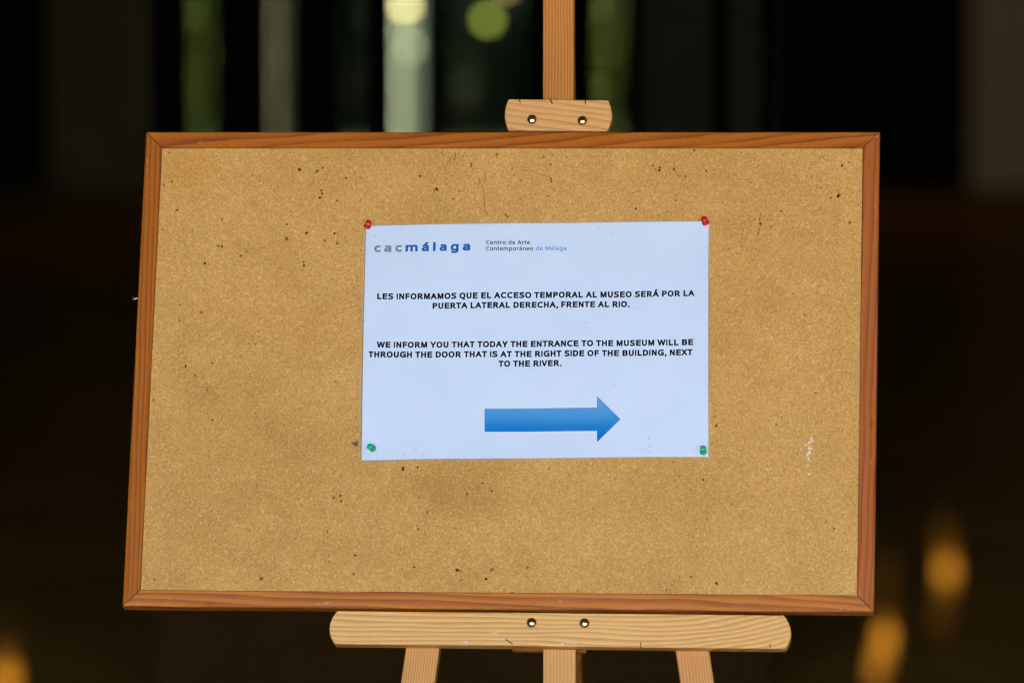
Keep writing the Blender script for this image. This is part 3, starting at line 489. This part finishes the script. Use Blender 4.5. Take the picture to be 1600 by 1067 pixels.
def plank(name, mat, q, bl_, br_, z0, z1, bv):
    """plank with bulging ends: q corners TL TR BR BL in mm, bl_/br_ the x of the bulge"""
    tl, tr, br, bl = [Vector(v) for v in q]
    c = (tl+tr+br+bl)/4; ang = math.atan2((tr-tl).y, (tr-tl).x)
    pts = []
    def arc(a, b, bx, n=12):
        m = (a+b)/2; s = (bx - m.x); out = []
        for i in range(n+1):
            t = i/n; p = a.lerp(b, t); k = 1-(2*t-1)**2
            out.append(Vector((p.x + s*k, p.y)))
        return out
    pts = arc(bl, tl, bl_) + arc(tr, br, br_)
    ca, sa = math.cos(-ang), math.sin(-ang)
    loc = []
    for p in pts:
        d = (p-c)/1000; loc.append((d.x*ca - d.y*sa, d.x*sa + d.y*ca))
    M = BF @ Matrix.Translation((c.x/1000, c.y/1000, (z0+z1)/2)) @ Matrix.Rotation(ang, 4, 'Z')
    o = link(name, prism(loc, -(z1-z0)/2, (z1-z0)/2, bv, 2), mat, easel, M)
    return o
DATA['ledge'][0] = [[DATA['ledge'][0][0][0], DATA['ledge'][0][0][1]+1.1], [DATA['ledge'][0][1][0], DATA['ledge'][0][1][1]+1.3]] + DATA['ledge'][0][2:]
ledge = plank('ledge', W_ledge, DATA['ledge'][0], DATA['ledge'][1], DATA['ledge'][2], -0.0188, -0.001, 0.0012)
clamp = plank('clamp', W_clamp, DATA['clamp'][0], DATA['clamp'][1], DATA['clamp'][2], -0.0188, -0.003, 0.001)

M_brass = N('brass').m
_b = M_brass.node_tree.nodes['Principled BSDF']; _b.inputs['Metallic'].default_value = 1.0
_b.inputs['Base Color'].default_value = (0.70, 0.58, 0.30, 1); _b.inputs['Roughness'].default_value = 0.13
dome = [(0.0062, -0.002), (0.0062, 0.0), (0.00615, 0.0006)]
for i in range(1, 9):
    a = math.pi/2*i/8; dome.append((0.00615*math.cos(a), 0.0006 + 0.0036*math.sin(a)))
dome[-1] = (0, dome[-1][1])
me_screw = lathe(dome, 32)
for i, p in enumerate(DATA['screws']):
    par, zz = (clamp, -0.003) if i < 2 else (ledge, -0.001)
    link('screw', me_screw, M_brass, par, BF @ Matrix.Translation((p[0]/1000, p[1]/1000, zz)), smooth=True)
M_staple = plain('staple_steel', (0.05, 0.05, 0.055), 0.45, 0.8)
def wire(name, a, b, r, z0, z1, mat, parent):
    A_, B_ = to3(a, z0), to3(b, z1); d = B_-A_; L = d.length
    M = Matrix.Translation((A_+B_)/2) @ d.to_track_quat('X', 'Z').to_matrix().to_4x4()
    return link(name, boxmesh(-L/2, L/2, -r, r, -r, r, r*0.4), mat, parent, M)
for a, b in DATA['staples_c']: wire('staple', a, b, 0.00055, -0.0028, -0.002, M_staple, clamp)
for a, b in DATA['staples_l']: wire('staple', a, b, 0.00055, -0.0008, 0.0, M_staple, ledge)
M_chip = plain('whitish_scuff', (0.62, 0.56, 0.52), 0.4, var=0.2, nscale=400)
link('washer', lathe([(0, -0.001), (0.013, -0.001), (0.013, 0.001), (0, 0.001)], 24), W_clamp, easel,
     BF @ Matrix.Translation(((DATA['screws'][0][0]+DATA['screws'][1][0])/2000+0.002, DATA['clamp'][0][0][1]/1000-0.0115, -0.0176)))

# flat marks: small irregular polygons a tenth of a millimetre proud of the surface
def marks(name, mat, items, z, parent, M_=None, zf=None):
    bm = bmesh.new()
    for n_i, pts in enumerate(items):
        vv = [bm.verts.new((x/1000, y/1000, (zf(x, y) if zf else z) + 0.000011*(n_i % 9))) for x, y in pts]
        try: bm.faces.new(vv)
        except Exception: pass
    bmesh.ops.recalc_face_normals(bm, faces=bm.faces[:])
    for f in bm.faces:
        if f.normal.z < 0: f.normal_flip()
    o = link(name, bm_mesh(bm), mat, parent, BF if M_ is None else M_)
    return o
mr_ = random.Random(11)
def blobpts(x, y, r, n=8, jit=0.35, sx=1.0, sy=1.0, rot=0.0):
    out = []
    for i in range(n):
        a = 2*math.pi*i/n; rr = r*(1+mr_.uniform(-jit, jit))
        u, v = rr*math.cos(a)*sx, rr*math.sin(a)*sy
        out.append((x + u*math.cos(rot)-v*math.sin(rot), y + u*math.sin(rot)+v*math.cos(rot)))
    return out

sm = []
for a, b in DATA['ledgesm']:
    a = Vector(a); b = Vector(b)
    for i in range(26):
        p = a.lerp(b, mr_.random()); sm.append(blobpts(p.x+mr_.gauss(0, .6), p.y+mr_.gauss(0, .8), mr_.uniform(.15, .75), 6, .4, 1.6, .6, mr_.uniform(-.5, .8)))
o = marks('scuff_mark', M_chip, sm, -0.0008, ledge); o['kind'] = 'stuff'

# ------------------------------------------------------------------ cork board
board = empty('cork_board', None, 'framed cork board resting on the easel ledge, worn and pin-pricked', 'cork board', M=BF @ Matrix.Translation((0, -0.2994, -0.008)))
WM[board.name] = board.matrix_basis.copy()
HW, HH = 0.450, 0.29937
FW, FT = 0.0205, 0.0185
OR = ((0.41, 0.118, 0.008), (0.34, 0.086, 0.005), (0.15, 0.024, 0.002))
OR2 = ((0.55, 0.190, 0.024), (0.42, 0.112, 0.018), (0.21, 0.040, 0.016))
W_top = wood('varnished_top', *OR, spacing=0.010, pith=(0.05, -0.035), tilt=(0.10, 0.0), warp=0.006, wscale=2.5, seed=21.0, rough=0.34, coat=0.0, spec=0.22)
W_bot = wood('varnished_bottom', *OR2, spacing=0.0085, pith=(0.05, -0.03), tilt=(-0.03, 0.0), warp=0.010, wscale=3.6, seed=27.0, blotch=0.2, rough=0.34, coat=0.0, spec=0.22, sharp=0.5)
W_lef = wood('varnished_left', *OR, spacing=0.0055, pith=(0.035, -0.02), tilt=(0.02, 0), warp=0.003, wscale=1.6, seed=31.0, rough=0.34, coat=0.0, spec=0.22)
W_rig = wood('varnished_right', (0.40, 0.110, 0.020), (0.33, 0.084, 0.014), (0.20, 0.034, 0.006), spacing=0.006, pith=(-0.03, -0.02), tilt=(-0.03, 0), warp=0.003, wscale=1.6, seed=38.0, rough=0.34, coat=0.0, spec=0.22)
def rail(mat, M, L):
    """mitred frame rail: local X along, local +Y outwards; outer edge at y=0"""
    bm = bmesh.new(); g = 0.0005
    prof = [(-FW, -FT), (0, -FT), (0, -0.0025), (-0.0005, -0.0009), (-0.0018, -0.0001), (-0.003, 0.0), (-FW+0.001, 0.0), (-FW, -0.0007)]
    nseg = 24
    rows = []
    for s in range(nseg+1):
        t = s/nseg; row = []
        for (y, z) in prof:
            half = L/2 + y - g
            row.append(bm.verts.new((-half + 2*half*t, y, z)))
        rows.append(row)
    n = len(prof)
    for r0, r1 in zip(rows, rows[1:]):
        for i in range(n):
            j = (i+1) % n
            bm.faces.new((r0[i], r1[i], r1[j], r0[j]))
    bm.faces.new(rows[0]); bm.faces.new(rows[-1][::-1])
    bmesh.ops.recalc_face_normals(bm, faces=bm.faces[:])
    return link('frame_rail', bm_mesh(bm), mat, board, BF @ M)
rail(W_top, Matrix.Translation((0, HH, 0)), 2*HW)
rail(W_bot, Matrix.Translation((0, -HH, 0)) @ Matrix.Rotation(R(180), 4, 'Z'), 2*HW)
rail(W_lef, Matrix.Translation((-HW, 0, 0)) @ Matrix.Rotation(R(90), 4, 'Z'), 2*HH)
rail(W_rig, Matrix.Translation((HW, 0, 0)) @ Matrix.Rotation(R(-90), 4, 'Z'), 2*HH)
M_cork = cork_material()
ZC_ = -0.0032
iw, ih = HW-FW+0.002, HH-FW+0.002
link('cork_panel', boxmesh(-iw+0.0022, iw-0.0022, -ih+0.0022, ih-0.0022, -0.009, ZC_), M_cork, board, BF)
link('backing_panel', boxmesh(-iw+0.003, iw-0.003, -ih+0.003, ih-0.003, -0.014, -0.0092), plain('hardboard', (0.2, 0.12, 0.06), 0.8), board, BF)

# holes, stains and scuffs of the cork, each with its own outline
MK = {'d': plain('pin_hole', (0.060, 0.028, 0.010), 0.9, nscale=500, spec=0.05), 'g': plain('grey_green_spot', (0.15, 0.10, 0.035), 0.9, var=0.4, nscale=600, spec=0.1),
      'b': plain('brown_spot', (0.20, 0.11, 0.035), 0.9, var=0.4, nscale=600, spec=0.1), 'r': plain('rust_mark', (0.36, 0.13, 0.030), 0.9, var=0.3, nscale=600, spec=0.1),
      'y': plain('ochre_mark', (0.42, 0.22, 0.06), 0.9, var=0.25, nscale=600, spec=0.1)}
its = {c: [] for c in MK}
for x, y, r, c in DATA['spots']:
    its[c].append(blobpts(x, y, r*1.15, 9, .35, 1, 1))
    for i in range(3):
        its[c if c != 'd' or mr_.random() < .5 else 'b'].append(blobpts(x+mr_.gauss(0, r*1.1), y+mr_.gauss(0, r*1.1), r*mr_.uniform(.15, .4), 6))
for pts, w, c in DATA['cracks']:
    for (ax, ay), (bx, by) in zip(pts, pts[1:]):
        L = math.hypot(bx-ax, by-ay); n = max(2, int(L/0.55))
        for i in range(n):
            t = (i+mr_.random())/n
            if mr_.random() < .06: continue
            its[c].append(blobpts(ax+(bx-ax)*t+mr_.gauss(0, w*.22), ay+(by-ay)*t+mr_.gauss(0, .3), w*mr_.uniform(.35, .75), 6, .4, .8, 1.4))
px0, py0, px1, py1 = DATA['paper'][3][0], DATA['paper'][3][1], DATA['paper'][1][0], DATA['paper'][1][1]
def inpaper(x, y): return px0 < x < px1 and py0 < y < py1
for i in range(1500):
    x, y = mr_.uniform(-425, 425), mr_.uniform(-275, 275)
    if inpaper(x, y): continue
    if mr_.random() < .5 and y < 0 : continue
    its[mr_.choice('bbbrdyg')].append(blobpts(x, y, mr_.choice((.35, .45, .5, .6, .9)) * mr_.uniform(.7, 1.2), 6))
names = {'d': 'pin_holes', 'g': 'grey_spots', 'b': 'brown_spots', 'r': 'rust_marks', 'y': 'ochre_marks'}
for j, c in enumerate('ybrgd'):
    o = marks(names[c], MK[c], its[c], ZC_+0.00008+0.00003*j, board); o['kind'] = 'stuff'
sf = []
for x, y in DATA['scuff']:
    for i in range(6): sf.append(blobpts(x+mr_.gauss(0, .8), y+mr_.gauss(0, 1.0), mr_.uniform(.15, .75), 6, .4))
o = marks('white_scuff', plain('white_scuff', (0.72, 0.72, 0.75), 0.7), sf, ZC_+0.0003, board); o['kind'] = 'stuff'
ch = []
for (x, y), l, a in DATA['frchips']:
    for i in range(max(2, int(l/1.5))):
        t = mr_.uniform(-.5, .5)*l/1.296; a_ = R(a)
        ch.append(blobpts(x+t*math.cos(a_)+mr_.gauss(0, .25), y+t*math.sin(a_)+mr_.gauss(0, .25), mr_.uniform(.2, .55), 6, .4, 1.5, .6, a_))
def inside_frame(x, y):
    m = min(450-abs(x), 299.37-abs(y))
    return 0.0001 if m >= 1.8 else (-0.0001 if m > 1.0 else -0.0006)
o = marks('frame_chips', M_chip, ch, 0.0001, board, zf=inside_frame); o['kind'] = 'stuff'
o = marks('frame_dents', plain('dark_dent', (0.05, 0.02, 0.012), 0.8), [blobpts(x, y, .8, 7) for x, y in DATA['frdots']], 0.00012, board); o['kind'] = 'stuff'

# ------------------------------------------------------------------ the laminated notice
sign = empty('notice', None, 'laminated white notice with blue arrow pinned to the cork board', 'notice', M=BF @ Matrix.Translation((0.04, 0.0, ZC_)))
WM[sign.name] = sign.matrix_basis.copy()
P = [Vector(v) for v in DATA['paper']]; F = [Vector(v) for v in DATA['film']]
PC = [Vector(v[0]) for v in DATA['pins']]
def lift(x, y):
    """gentle waviness of the sheet in metres, held down at the four pins"""
    u = (x-px0)/(px1-px0); v = (y-py0)/(py1-py0)
    d = min((Vector((x, y))-c).length for c in PC)
    k = 1-math.exp(-(d/45.0)**2)
    e = 0.0024 + 0.0028*max(0, 1-min(u, 1-u)/0.10)**1.5 + 0.0012*max(0, 1-v/0.12)**1.5 + 0.0010*math.sin(u*9+v*2)*math.sin(v*5+u) + 0.0004*math.sin(u*23)*math.sin(v*3)
    return ZC_ + 0.0003 + k*e
def sheet(name, q, nx, ny, dz, mat, parent, thick=None, round_=0.0):
    bm = bmesh.new(); tl, tr, br, bl = q; g = []
    for j in range(ny+1):
        row = []
        for i in range(nx+1):
            u, v = i/nx, j/ny
            p = bl.lerp(br, u).lerp(tl.lerp(tr, u), v)
            if round_:
                W_, H_ = (br-bl).length, (tl-bl).length
                X, Y = u*W_, v*H_; dx = max(round_-X, X-(W_-round_), 0); dy = max(round_-Y, Y-(H_-round_), 0)
                if dx > 0 and dy > 0:
                    dd = math.hypot(dx, dy); mxx = max(dx, dy)
                    f = mxx/dd
                    sxn = -1 if X < W_/2 else 1; syn = -1 if Y < H_/2 else 1
                    p = p + Vector((-(sxn)*dx*(1-f), -(syn)*dy*(1-f)))
            row.append(bm.verts.new((p.x/1000, p.y/1000, lift(p.x, p.y)+dz)))
        g.append(row)
    for j in range(ny):
        for i in range(nx): bm.faces.new((g[j][i], g[j][i+1], g[j+1][i+1], g[j+1][i]))
    if thick:
        geom = bmesh.ops.extrude_face_region(bm, geom=bm.faces[:])
        for v in geom['geom']:
            if isinstance(v, bmesh.types.BMVert): v.co.z -= thick
        bmesh.ops.recalc_face_normals(bm, faces=bm.faces[:])
    return link(name, bm_mesh(bm), mat, parent, BF, smooth=thick is None)
k = N('paper'); tc = k.n('ShaderNodeTexCoord').outputs['Object']
k.l(k.ramp(k.noise(tc, 9.0, 4.0, 0.6).outputs[0], [(0.3, (0.635, 0.715, 0.885)), (0.7, (0.68, 0.76, 0.925))]), k.b.inputs['Base Color'])
k.b.inputs['Roughness'].default_value = 0.6
k.b.inputs['Coat Weight'].default_value = 0.0
M_paper = k.m
sheet('paper', P, 60, 42, 0.0, M_paper, sign, 0.0001)
def film_material():
    k = N('laminate_film'); tcf = k.n('ShaderNodeTexCoord').outputs['Object']
    tr = k.n('ShaderNodeBsdfTransparent'); tr.inputs[0].default_value = (0.97, 0.97, 0.97, 1)
    gl = k.n('ShaderNodeBsdfGlossy'); gl.inputs['Roughness'].default_value = 0.12; gl.inputs[0].default_value = (0.55, 0.55, 0.55, 1)
    df = k.n('ShaderNodeBsdfDiffuse'); df.inputs[0].default_value = (0.6, 0.62, 0.66, 1)
    m0 = k.n('ShaderNodeMixShader'); m0.inputs[0].default_value = 0.01
    k.l(tr.outputs[0], m0.inputs[1]); k.l(df.outputs[0], m0.inputs[2])
    mx = k.n('ShaderNodeMixShader'); fr = k.n('ShaderNodeFresnel'); fr.inputs[0].default_value = 1.45
    k.l(fr.outputs[0], mx.inputs[0]); k.l(m0.outputs[0], mx.inputs[1]); k.l(gl.outputs[0], mx.inputs[2])
    bp = k.n('ShaderNodeBump'); bp.inputs['Strength'].default_value = 0.15; bp.inputs['Distance'].default_value = 0.002
    k.l(k.noise(tcf, 25.0, 3.0).outputs[0], bp.inputs['Height']); k.l(bp.outputs[0], gl.inputs['Normal'])
    k.l(mx.outputs[0], k.t.nodes['Material Output'].inputs['Surface'])
    return k.m
sheet('laminate', F, 60, 42, 0.0003, film_material(), sign, None, 6.0)

seamq = []
M_seam = N('laminate_seam'); _t = M_seam.n('ShaderNodeBsdfTransparent'); _d = M_seam.n('ShaderNodeBsdfDiffuse'); _d.inputs[0].default_value = (0.72, 0.70, 0.68, 1)
_m = M_seam.n('ShaderNodeMixShader'); _m.inputs[0].default_value = 0.42
M_seam.l(_t.outputs[0], _m.inputs[1]); M_seam.l(_d.outputs[0], _m.inputs[2]); M_seam.l(_m.outputs[0], M_seam.t.nodes['Material Output'].inputs['Surface'])
bm = bmesh.new(); cF = sum(F, Vector((0, 0)))/4
for a, b in zip(F, F[1:]+F[:1]):
    d = (b-a).normalized(); n_ = Vector((-d.y, d.x))
    if n_.dot(cF-a) < 0: n_ = -n_
    L_ = (b-a).length; m_ = 40
    for i in range(m_):
        p, q = a + d*(5 + (L_-10)*i/m_), a + d*(5 + (L_-10)*(i+1)/m_)
        bm.faces.new([bm.verts.new((w.x/1000, w.y/1000, lift(w.x, w.y)+0.00045)) for w in (p+n_*0.1, q+n_*0.1, q+n_*0.9, p+n_*0.9)])
link('laminate_seam', bm_mesh(bm), M_seam.m, sign, BF)

def ink(name, c, rough=0.5):
    k = N(name); k.b.inputs['Base Color'].default_value = tuple(c)+(1,); k.b.inputs['Roughness'].default_value = rough; k.b.inputs['Specular IOR Level'].default_value = 0.0
    tcx = k.n('ShaderNodeTexCoord').outputs['Object']
    k.l(k.ramp(k.noise(tcx, 300, 2).outputs[0], [(0.3, tuple(v*0.9 for v in c)), (0.7, tuple(min(1, v*1.1+0.002) for v in c))]), k.b.inputs['Base Color'])
    return k.m
M_ink = ink('black_ink', (0.003, 0.003, 0.010)); M_blue = ink('blue_ink', (0.001, 0.11, 0.42)); M_lblue = ink('light_blue_ink', (0.08, 0.30, 0.66)); M_grey = ink('grey_ink', (0.20, 0.24, 0.34))
M_sink = ink('small_black_ink', (0.012, 0.012, 0.025))
def glyph_mesh(glyphs, offset, mat, name, parent, z=0.00012):
    """glyphs: list of (char, origin x, origin y, scale x, scale y, angle) in mm; filled outlines thickened by offset mm"""
    cu = bpy.data.curves.new(name, 'CURVE'); cu.dimensions = '2D'; cu.fill_mode = 'FRONT'
    bm = bmesh.new(); cnt = 0
    for ch_, ox, oy, sx, sy, an in glyphs:
        ca, sa = math.cos(an), math.sin(an)
        for c in GLYPH[ch_][1]:
            n = len(c)//2
            if n < 3: continue
            sp = cu.splines.new('POLY'); sp.points.add(n-1); sp.use_cyclic_u = True; pts = []
            for i in range(n):
                X, Y = c[2*i]*sx/1000, c[2*i+1]*sy/1000
                v = Vector((ox + X*ca - Y*sa, oy + X*sa + Y*ca)); pts.append(v)
                sp.points[i].co = (v.x/1000, v.y/1000, 0, 1)
            dirs = [(pts[(i+1) % n]-pts[i]).normalized() for i in range(n)]
            for i in range(n):
                a, b, d = pts[i], pts[(i+1) % n], dirs[i]
                e0 = min(1.0, math.tan(min(1.4, dirs[i-1].angle(d)/2)))*offset
                e1 = min(1.0, math.tan(min(1.4, d.angle(dirs[(i+1) % n])/2)))*offset
                nn = Vector((-d.y, d.x))*offset; cnt += 1; zz = 0.00003 + 0.000004*(cnt % 7)
                bm.faces.new([bm.verts.new((w.x/1000, w.y/1000, zz)) for w in (a-d*e0-nn, b+d*e1-nn, b+d*e1+nn, a-d*e0+nn)])
    tmp = bpy.data.objects.new('tmp', cu); col.objects.link(tmp)
    bpy.context.view_layer.update()
    me0 = bpy.data.meshes.new_from_object(tmp.evaluated_get(bpy.context.evaluated_depsgraph_get()))
    bpy.data.objects.remove(tmp); bpy.data.curves.remove(cu)
    bm.from_mesh(me0)
    for v in bm.verts: v.co.z = v.co.z + lift(v.co.x*1000, v.co.y*1000) + z
    bmesh.ops.recalc_face_normals(bm, faces=bm.faces[:])
    for f in bm.faces:
        f.material_index = 0
        if f.normal.z < 0: f.normal_flip()
    me = bm_mesh(bm); bpy.data.meshes.remove(me0)
    return link(name, me, mat, parent, BF)
ADV = dict(A=722,B=722,C=722,D=722,E=667,F=611,G=778,H=722,I=278,J=556,K=722,L=611,M=833,N=722,O=778,P=667,Q=778,R=722,S=667,T=611,U=722,V=667,W=944,X=667,Y=667,Z=611)
ADV.update({' ': 278, ',': 278, '.': 278, 'Á': 722})
BEAR = {}
for c in 'CGOQ': BEAR[c] = (.044, .044)
for c in 'AÁVWXY': BEAR[c] = (.004, .004)
BEAR['I'] = (.060, .060)
for c in 'HMNU': BEAR[c] = (.073, .073)
for c in 'BDPR': BEAR[c] = (.073, .035)
for c in 'EFL': BEAR[c] = (.073, .045)
BEAR.update({'T': (.021, .021), 'S': (.040, .040), 'J': (.02, .07), ',': (.06, .06), '.': (.071, .071)})
for txt, p0, p1 in DATA['lines']:
    p0 = Vector(p0); p1 = Vector(p1); an = math.atan2((p1-p0).y, (p1-p0).x); W_ = (p1-p0).length
    b0 = BEAR[txt[0]][0]; b1 = BEAR[txt[-1]][1]
    em = W_/(sum(ADV[c] for c in txt)/1000.0 - b0 - b1); x = -b0*em; gl = []; of = 0.053
    for c in txt:
        if c != ' ':
            xs = [v for cc in GLYPH[c][1] for v in cc[0::2]]; x0g, x1g = min(xs)/1000, max(xs)/1000
            lb, rb = BEAR[c]
            s = (ADV[c]/1000 - lb - rb - 2*of)/(x1g-x0g)
            if c in ',.': s = 0.9
            X = x + (lb + of - x0g*s)*em; Y = (of*0.8 if c not in ',.' else 0)*em
            gl.append((c, p0.x + X*math.cos(an) - Y*math.sin(an), p0.y + X*math.sin(an) + Y*math.cos(an), em*s, em*(0.716-2*of)/0.573, an))
        x += ADV[c]/1000*em
    glyph_mesh(gl, em*of, M_ink, 'text_line', sign)
for txt, p0, p1, c_ in DATA['small']:
    p0 = Vector(p0); p1 = Vector(p1); an = math.atan2((p1-p0).y, (p1-p0).x); W_ = (p1-p0).length
    em = 8.6; nat = sum((GLYPH[c][0] if c != ' ' else 210) for c in txt)/1000*em
    gap = (W_-nat+0.4)/(len(txt)-1); x = -0.3; gl = []
    for c in txt:
        if c != ' ': gl.append((c, p0.x + x*math.cos(an), p0.y + x*math.sin(an), em, em*0.98, an))
        x += (GLYPH[c][0] if c != ' ' else 210)/1000*em + gap
    glyph_mesh(gl, 0.15, M_sink if c_ == 'black' else M_lblue, 'text_line', sign)
xh = DATA['logoxh']
for lo, hi, m in ((0, 3, M_grey), (3, 9, M_blue)):
    gl = []
    for c, p0, p1 in DATA['logo'][lo:hi]:
        p0 = Vector(p0); p1 = Vector(p1); an = math.atan2((p1-p0).y, (p1-p0).x)
        xs = [v for cc in GLYPH[c][1] for v in cc[0::2]]; w = (max(xs)-min(xs))/1000
        of = 0.75
        s = ((p1-p0).length - 2*of)/w; ox = p0 + (p1-p0).normalized()*(of - min(xs)/1000*s)
        sy = (xh - 2*of)/0.437
        gl.append((c, ox.x, ox.y + of, s, sy, an))
    glyph_mesh(gl, 0.75, m, 'logo_lettering', sign)
# the arrow: printed colour ramp from light to strong blue
k = N('arrow_ink'); tc = k.n('ShaderNodeTexCoord').outputs['Object']; sp_ = k.n('ShaderNodeSeparateXYZ'); k.l(tc, sp_.inputs[0])
ay = [p[1]/1000 for p in DATA['arrow']]; mr2 = k.n('ShaderNodeMapRange'); k.l(sp_.outputs[1], mr2.inputs[0])
mr2.inputs[1].default_value = min(ay); mr2.inputs[2].default_value = max(ay)
k.l(k.ramp(mr2.outputs[0], [(0.12, (0.001, 0.165, 0.60)), (0.35, (0.012, 0.22, 0.61)), (0.62, (0.07, 0.32, 0.66)), (0.9, (0.13, 0.34, 0.68))]), k.b.inputs['Base Color'])
k.b.inputs['Roughness'].default_value = 0.5; k.b.inputs['Specular IOR Level'].default_value = 0.0
arr = [Vector(p) for p in DATA['arrow']]
def arrow_mesh(pts, grow=0.0, name='arrow', mat=None, z=0.00012):
    bm = bmesh.new(); c = sum(pts, Vector((0, 0)))/len(pts)
    vs_ = [bm.verts.new((p.x/1000, p.y/1000, 0)) for p in pts]
    f = bm.faces.new(vs_)
    if f.normal.z < 0: f.normal_flip()
    bmesh.ops.triangulate(bm, faces=bm.faces[:]); bmesh.ops.subdivide_edges(bm, edges=bm.edges[:], cuts=5, use_grid_fill=True)
    for v in bm.verts: v.co.z = lift(v.co.x*1000, v.co.y*1000) + z
    bmesh.ops.recalc_face_normals(bm, faces=bm.faces[:])
    return link(name, bm_mesh(bm), mat, sign, BF)
arrow_mesh(arr, mat=k.m)
# thin darker outline of the arrow
bm = bmesh.new()
for a, b in zip(arr, arr[1:]+arr[:1]):
    d = (b-a).normalized(); n_ = Vector((-d.y, d.x))*0.22; segs_ = 12
    for i in range(segs_):
        p, q = a.lerp(b, i/segs_), a.lerp(b, (i+1)/segs_)
        bm.faces.new([bm.verts.new((w.x/1000, w.y/1000, lift(w.x, w.y)+0.00018)) for w in (p-n_, q-n_, q+n_, p+n_)])
link('arrow_outline', bm_mesh(bm), ink('outline_ink', (0.03, 0.13, 0.38)), sign, BF)
dots = [blobpts(x, y, .55, 7, .3) for x, y in DATA['pdots']]
o = marks('pin_holes', M_sink, dots, 0, sign, zf=lambda x, y: lift(x, y)+0.00022); o['kind'] = 'stuff'

# ------------------------------------------------------------------ push pins
def plastic(name, c):
    k = N(name); k.b.inputs['Base Color'].default_value = tuple(c)+(1,); k.b.inputs['Roughness'].default_value = 0.22
    k.b.inputs['Specular IOR Level'].default_value = 0.5
    k.b.inputs['Subsurface Weight'].default_value = 0.1; k.b.inputs['Subsurface Radius'].default_value = (0.002, 0.002, 0.002)
    return k.m
M_red = plastic('red_plastic', (0.55, 0.006, 0.010)); M_green = plastic('green_plastic', (0.002, 0.38, 0.17))
prof = [(0, 0.0), (0.0036, 0.0), (0.0041, 0.0004), (0.0042, 0.0010), (0.0037, 0.0015), (0.0024, 0.0019), (0.0018, 0.0028), (0.0016, 0.0060), (0.0020, 0.0082), (0.0028, 0.0090), (0.0034, 0.0096), (0.0036, 0.0108), (0.0035, 0.0118), (0.0030, 0.0123), (0, 0.0125)]
pin_lab = ['red push pin at the top left corner of the notice', 'red push pin at the top right corner of the notice',
           'green push pin at the bottom left corner of the notice', 'green push pin at the bottom right corner of the notice']
M_steel = plain('pin_steel', (0.6, 0.6, 0.6), 0.3, 1.0)
me_head = {c: lathe(prof, 28) for c in ('red', 'green')}
me_needle = lathe([(0, -0.005), (0.0005, -0.004), (0.0005, 0.0), (0, 0.0)], 8)
for i, (p, tx, ty, c) in enumerate(DATA['pins']):
    z = Vector((tx/10.4, ty/10.4, 1)).normalized()
    base = BF @ Matrix.Translation((p[0]/1000, p[1]/1000, lift(p[0], p[1])+0.0006)) @ z.to_track_quat('Z', 'Y').to_matrix().to_4x4()
    t = empty('push_pin', None, pin_lab[i], 'push pin', M=base, group='push pins holding the notice')
    WM[t.name] = base.copy()
    link('pin_head', me_head[c], M_red if c == 'red' else M_green, t, base, smooth=True)
    link('needle', me_needle, M_steel, t, base)
# clear tack stuck in the left edge of the frame
tb = BF @ Matrix.Translation((-0.4505, DATA['tack'][1]/1000, -0.008)) @ Matrix.Rotation(R(-90), 4, 'Y') @ Matrix.Rotation(R(12), 4, 'X')
t = empty('tack', None, 'small steel tack stuck sideways in the left edge of the frame', 'tack', M=tb); WM[t.name] = tb.copy()
link('tack_head', lathe([(0, 0.0062), (0.0030, 0.0064), (0.0040, 0.0056), (0.0041, 0.0060), (0.0030, 0.0070), (0, 0.0068)], 20), plain('dull_steel', (0.12, 0.12, 0.12), 0.5, 0.6), t, tb, smooth=True)
link('needle', lathe([(0, -0.003), (0.0005, -0.002), (0.0005, 0.0062), (0, 0.0062)], 8), M_steel, t, tb)
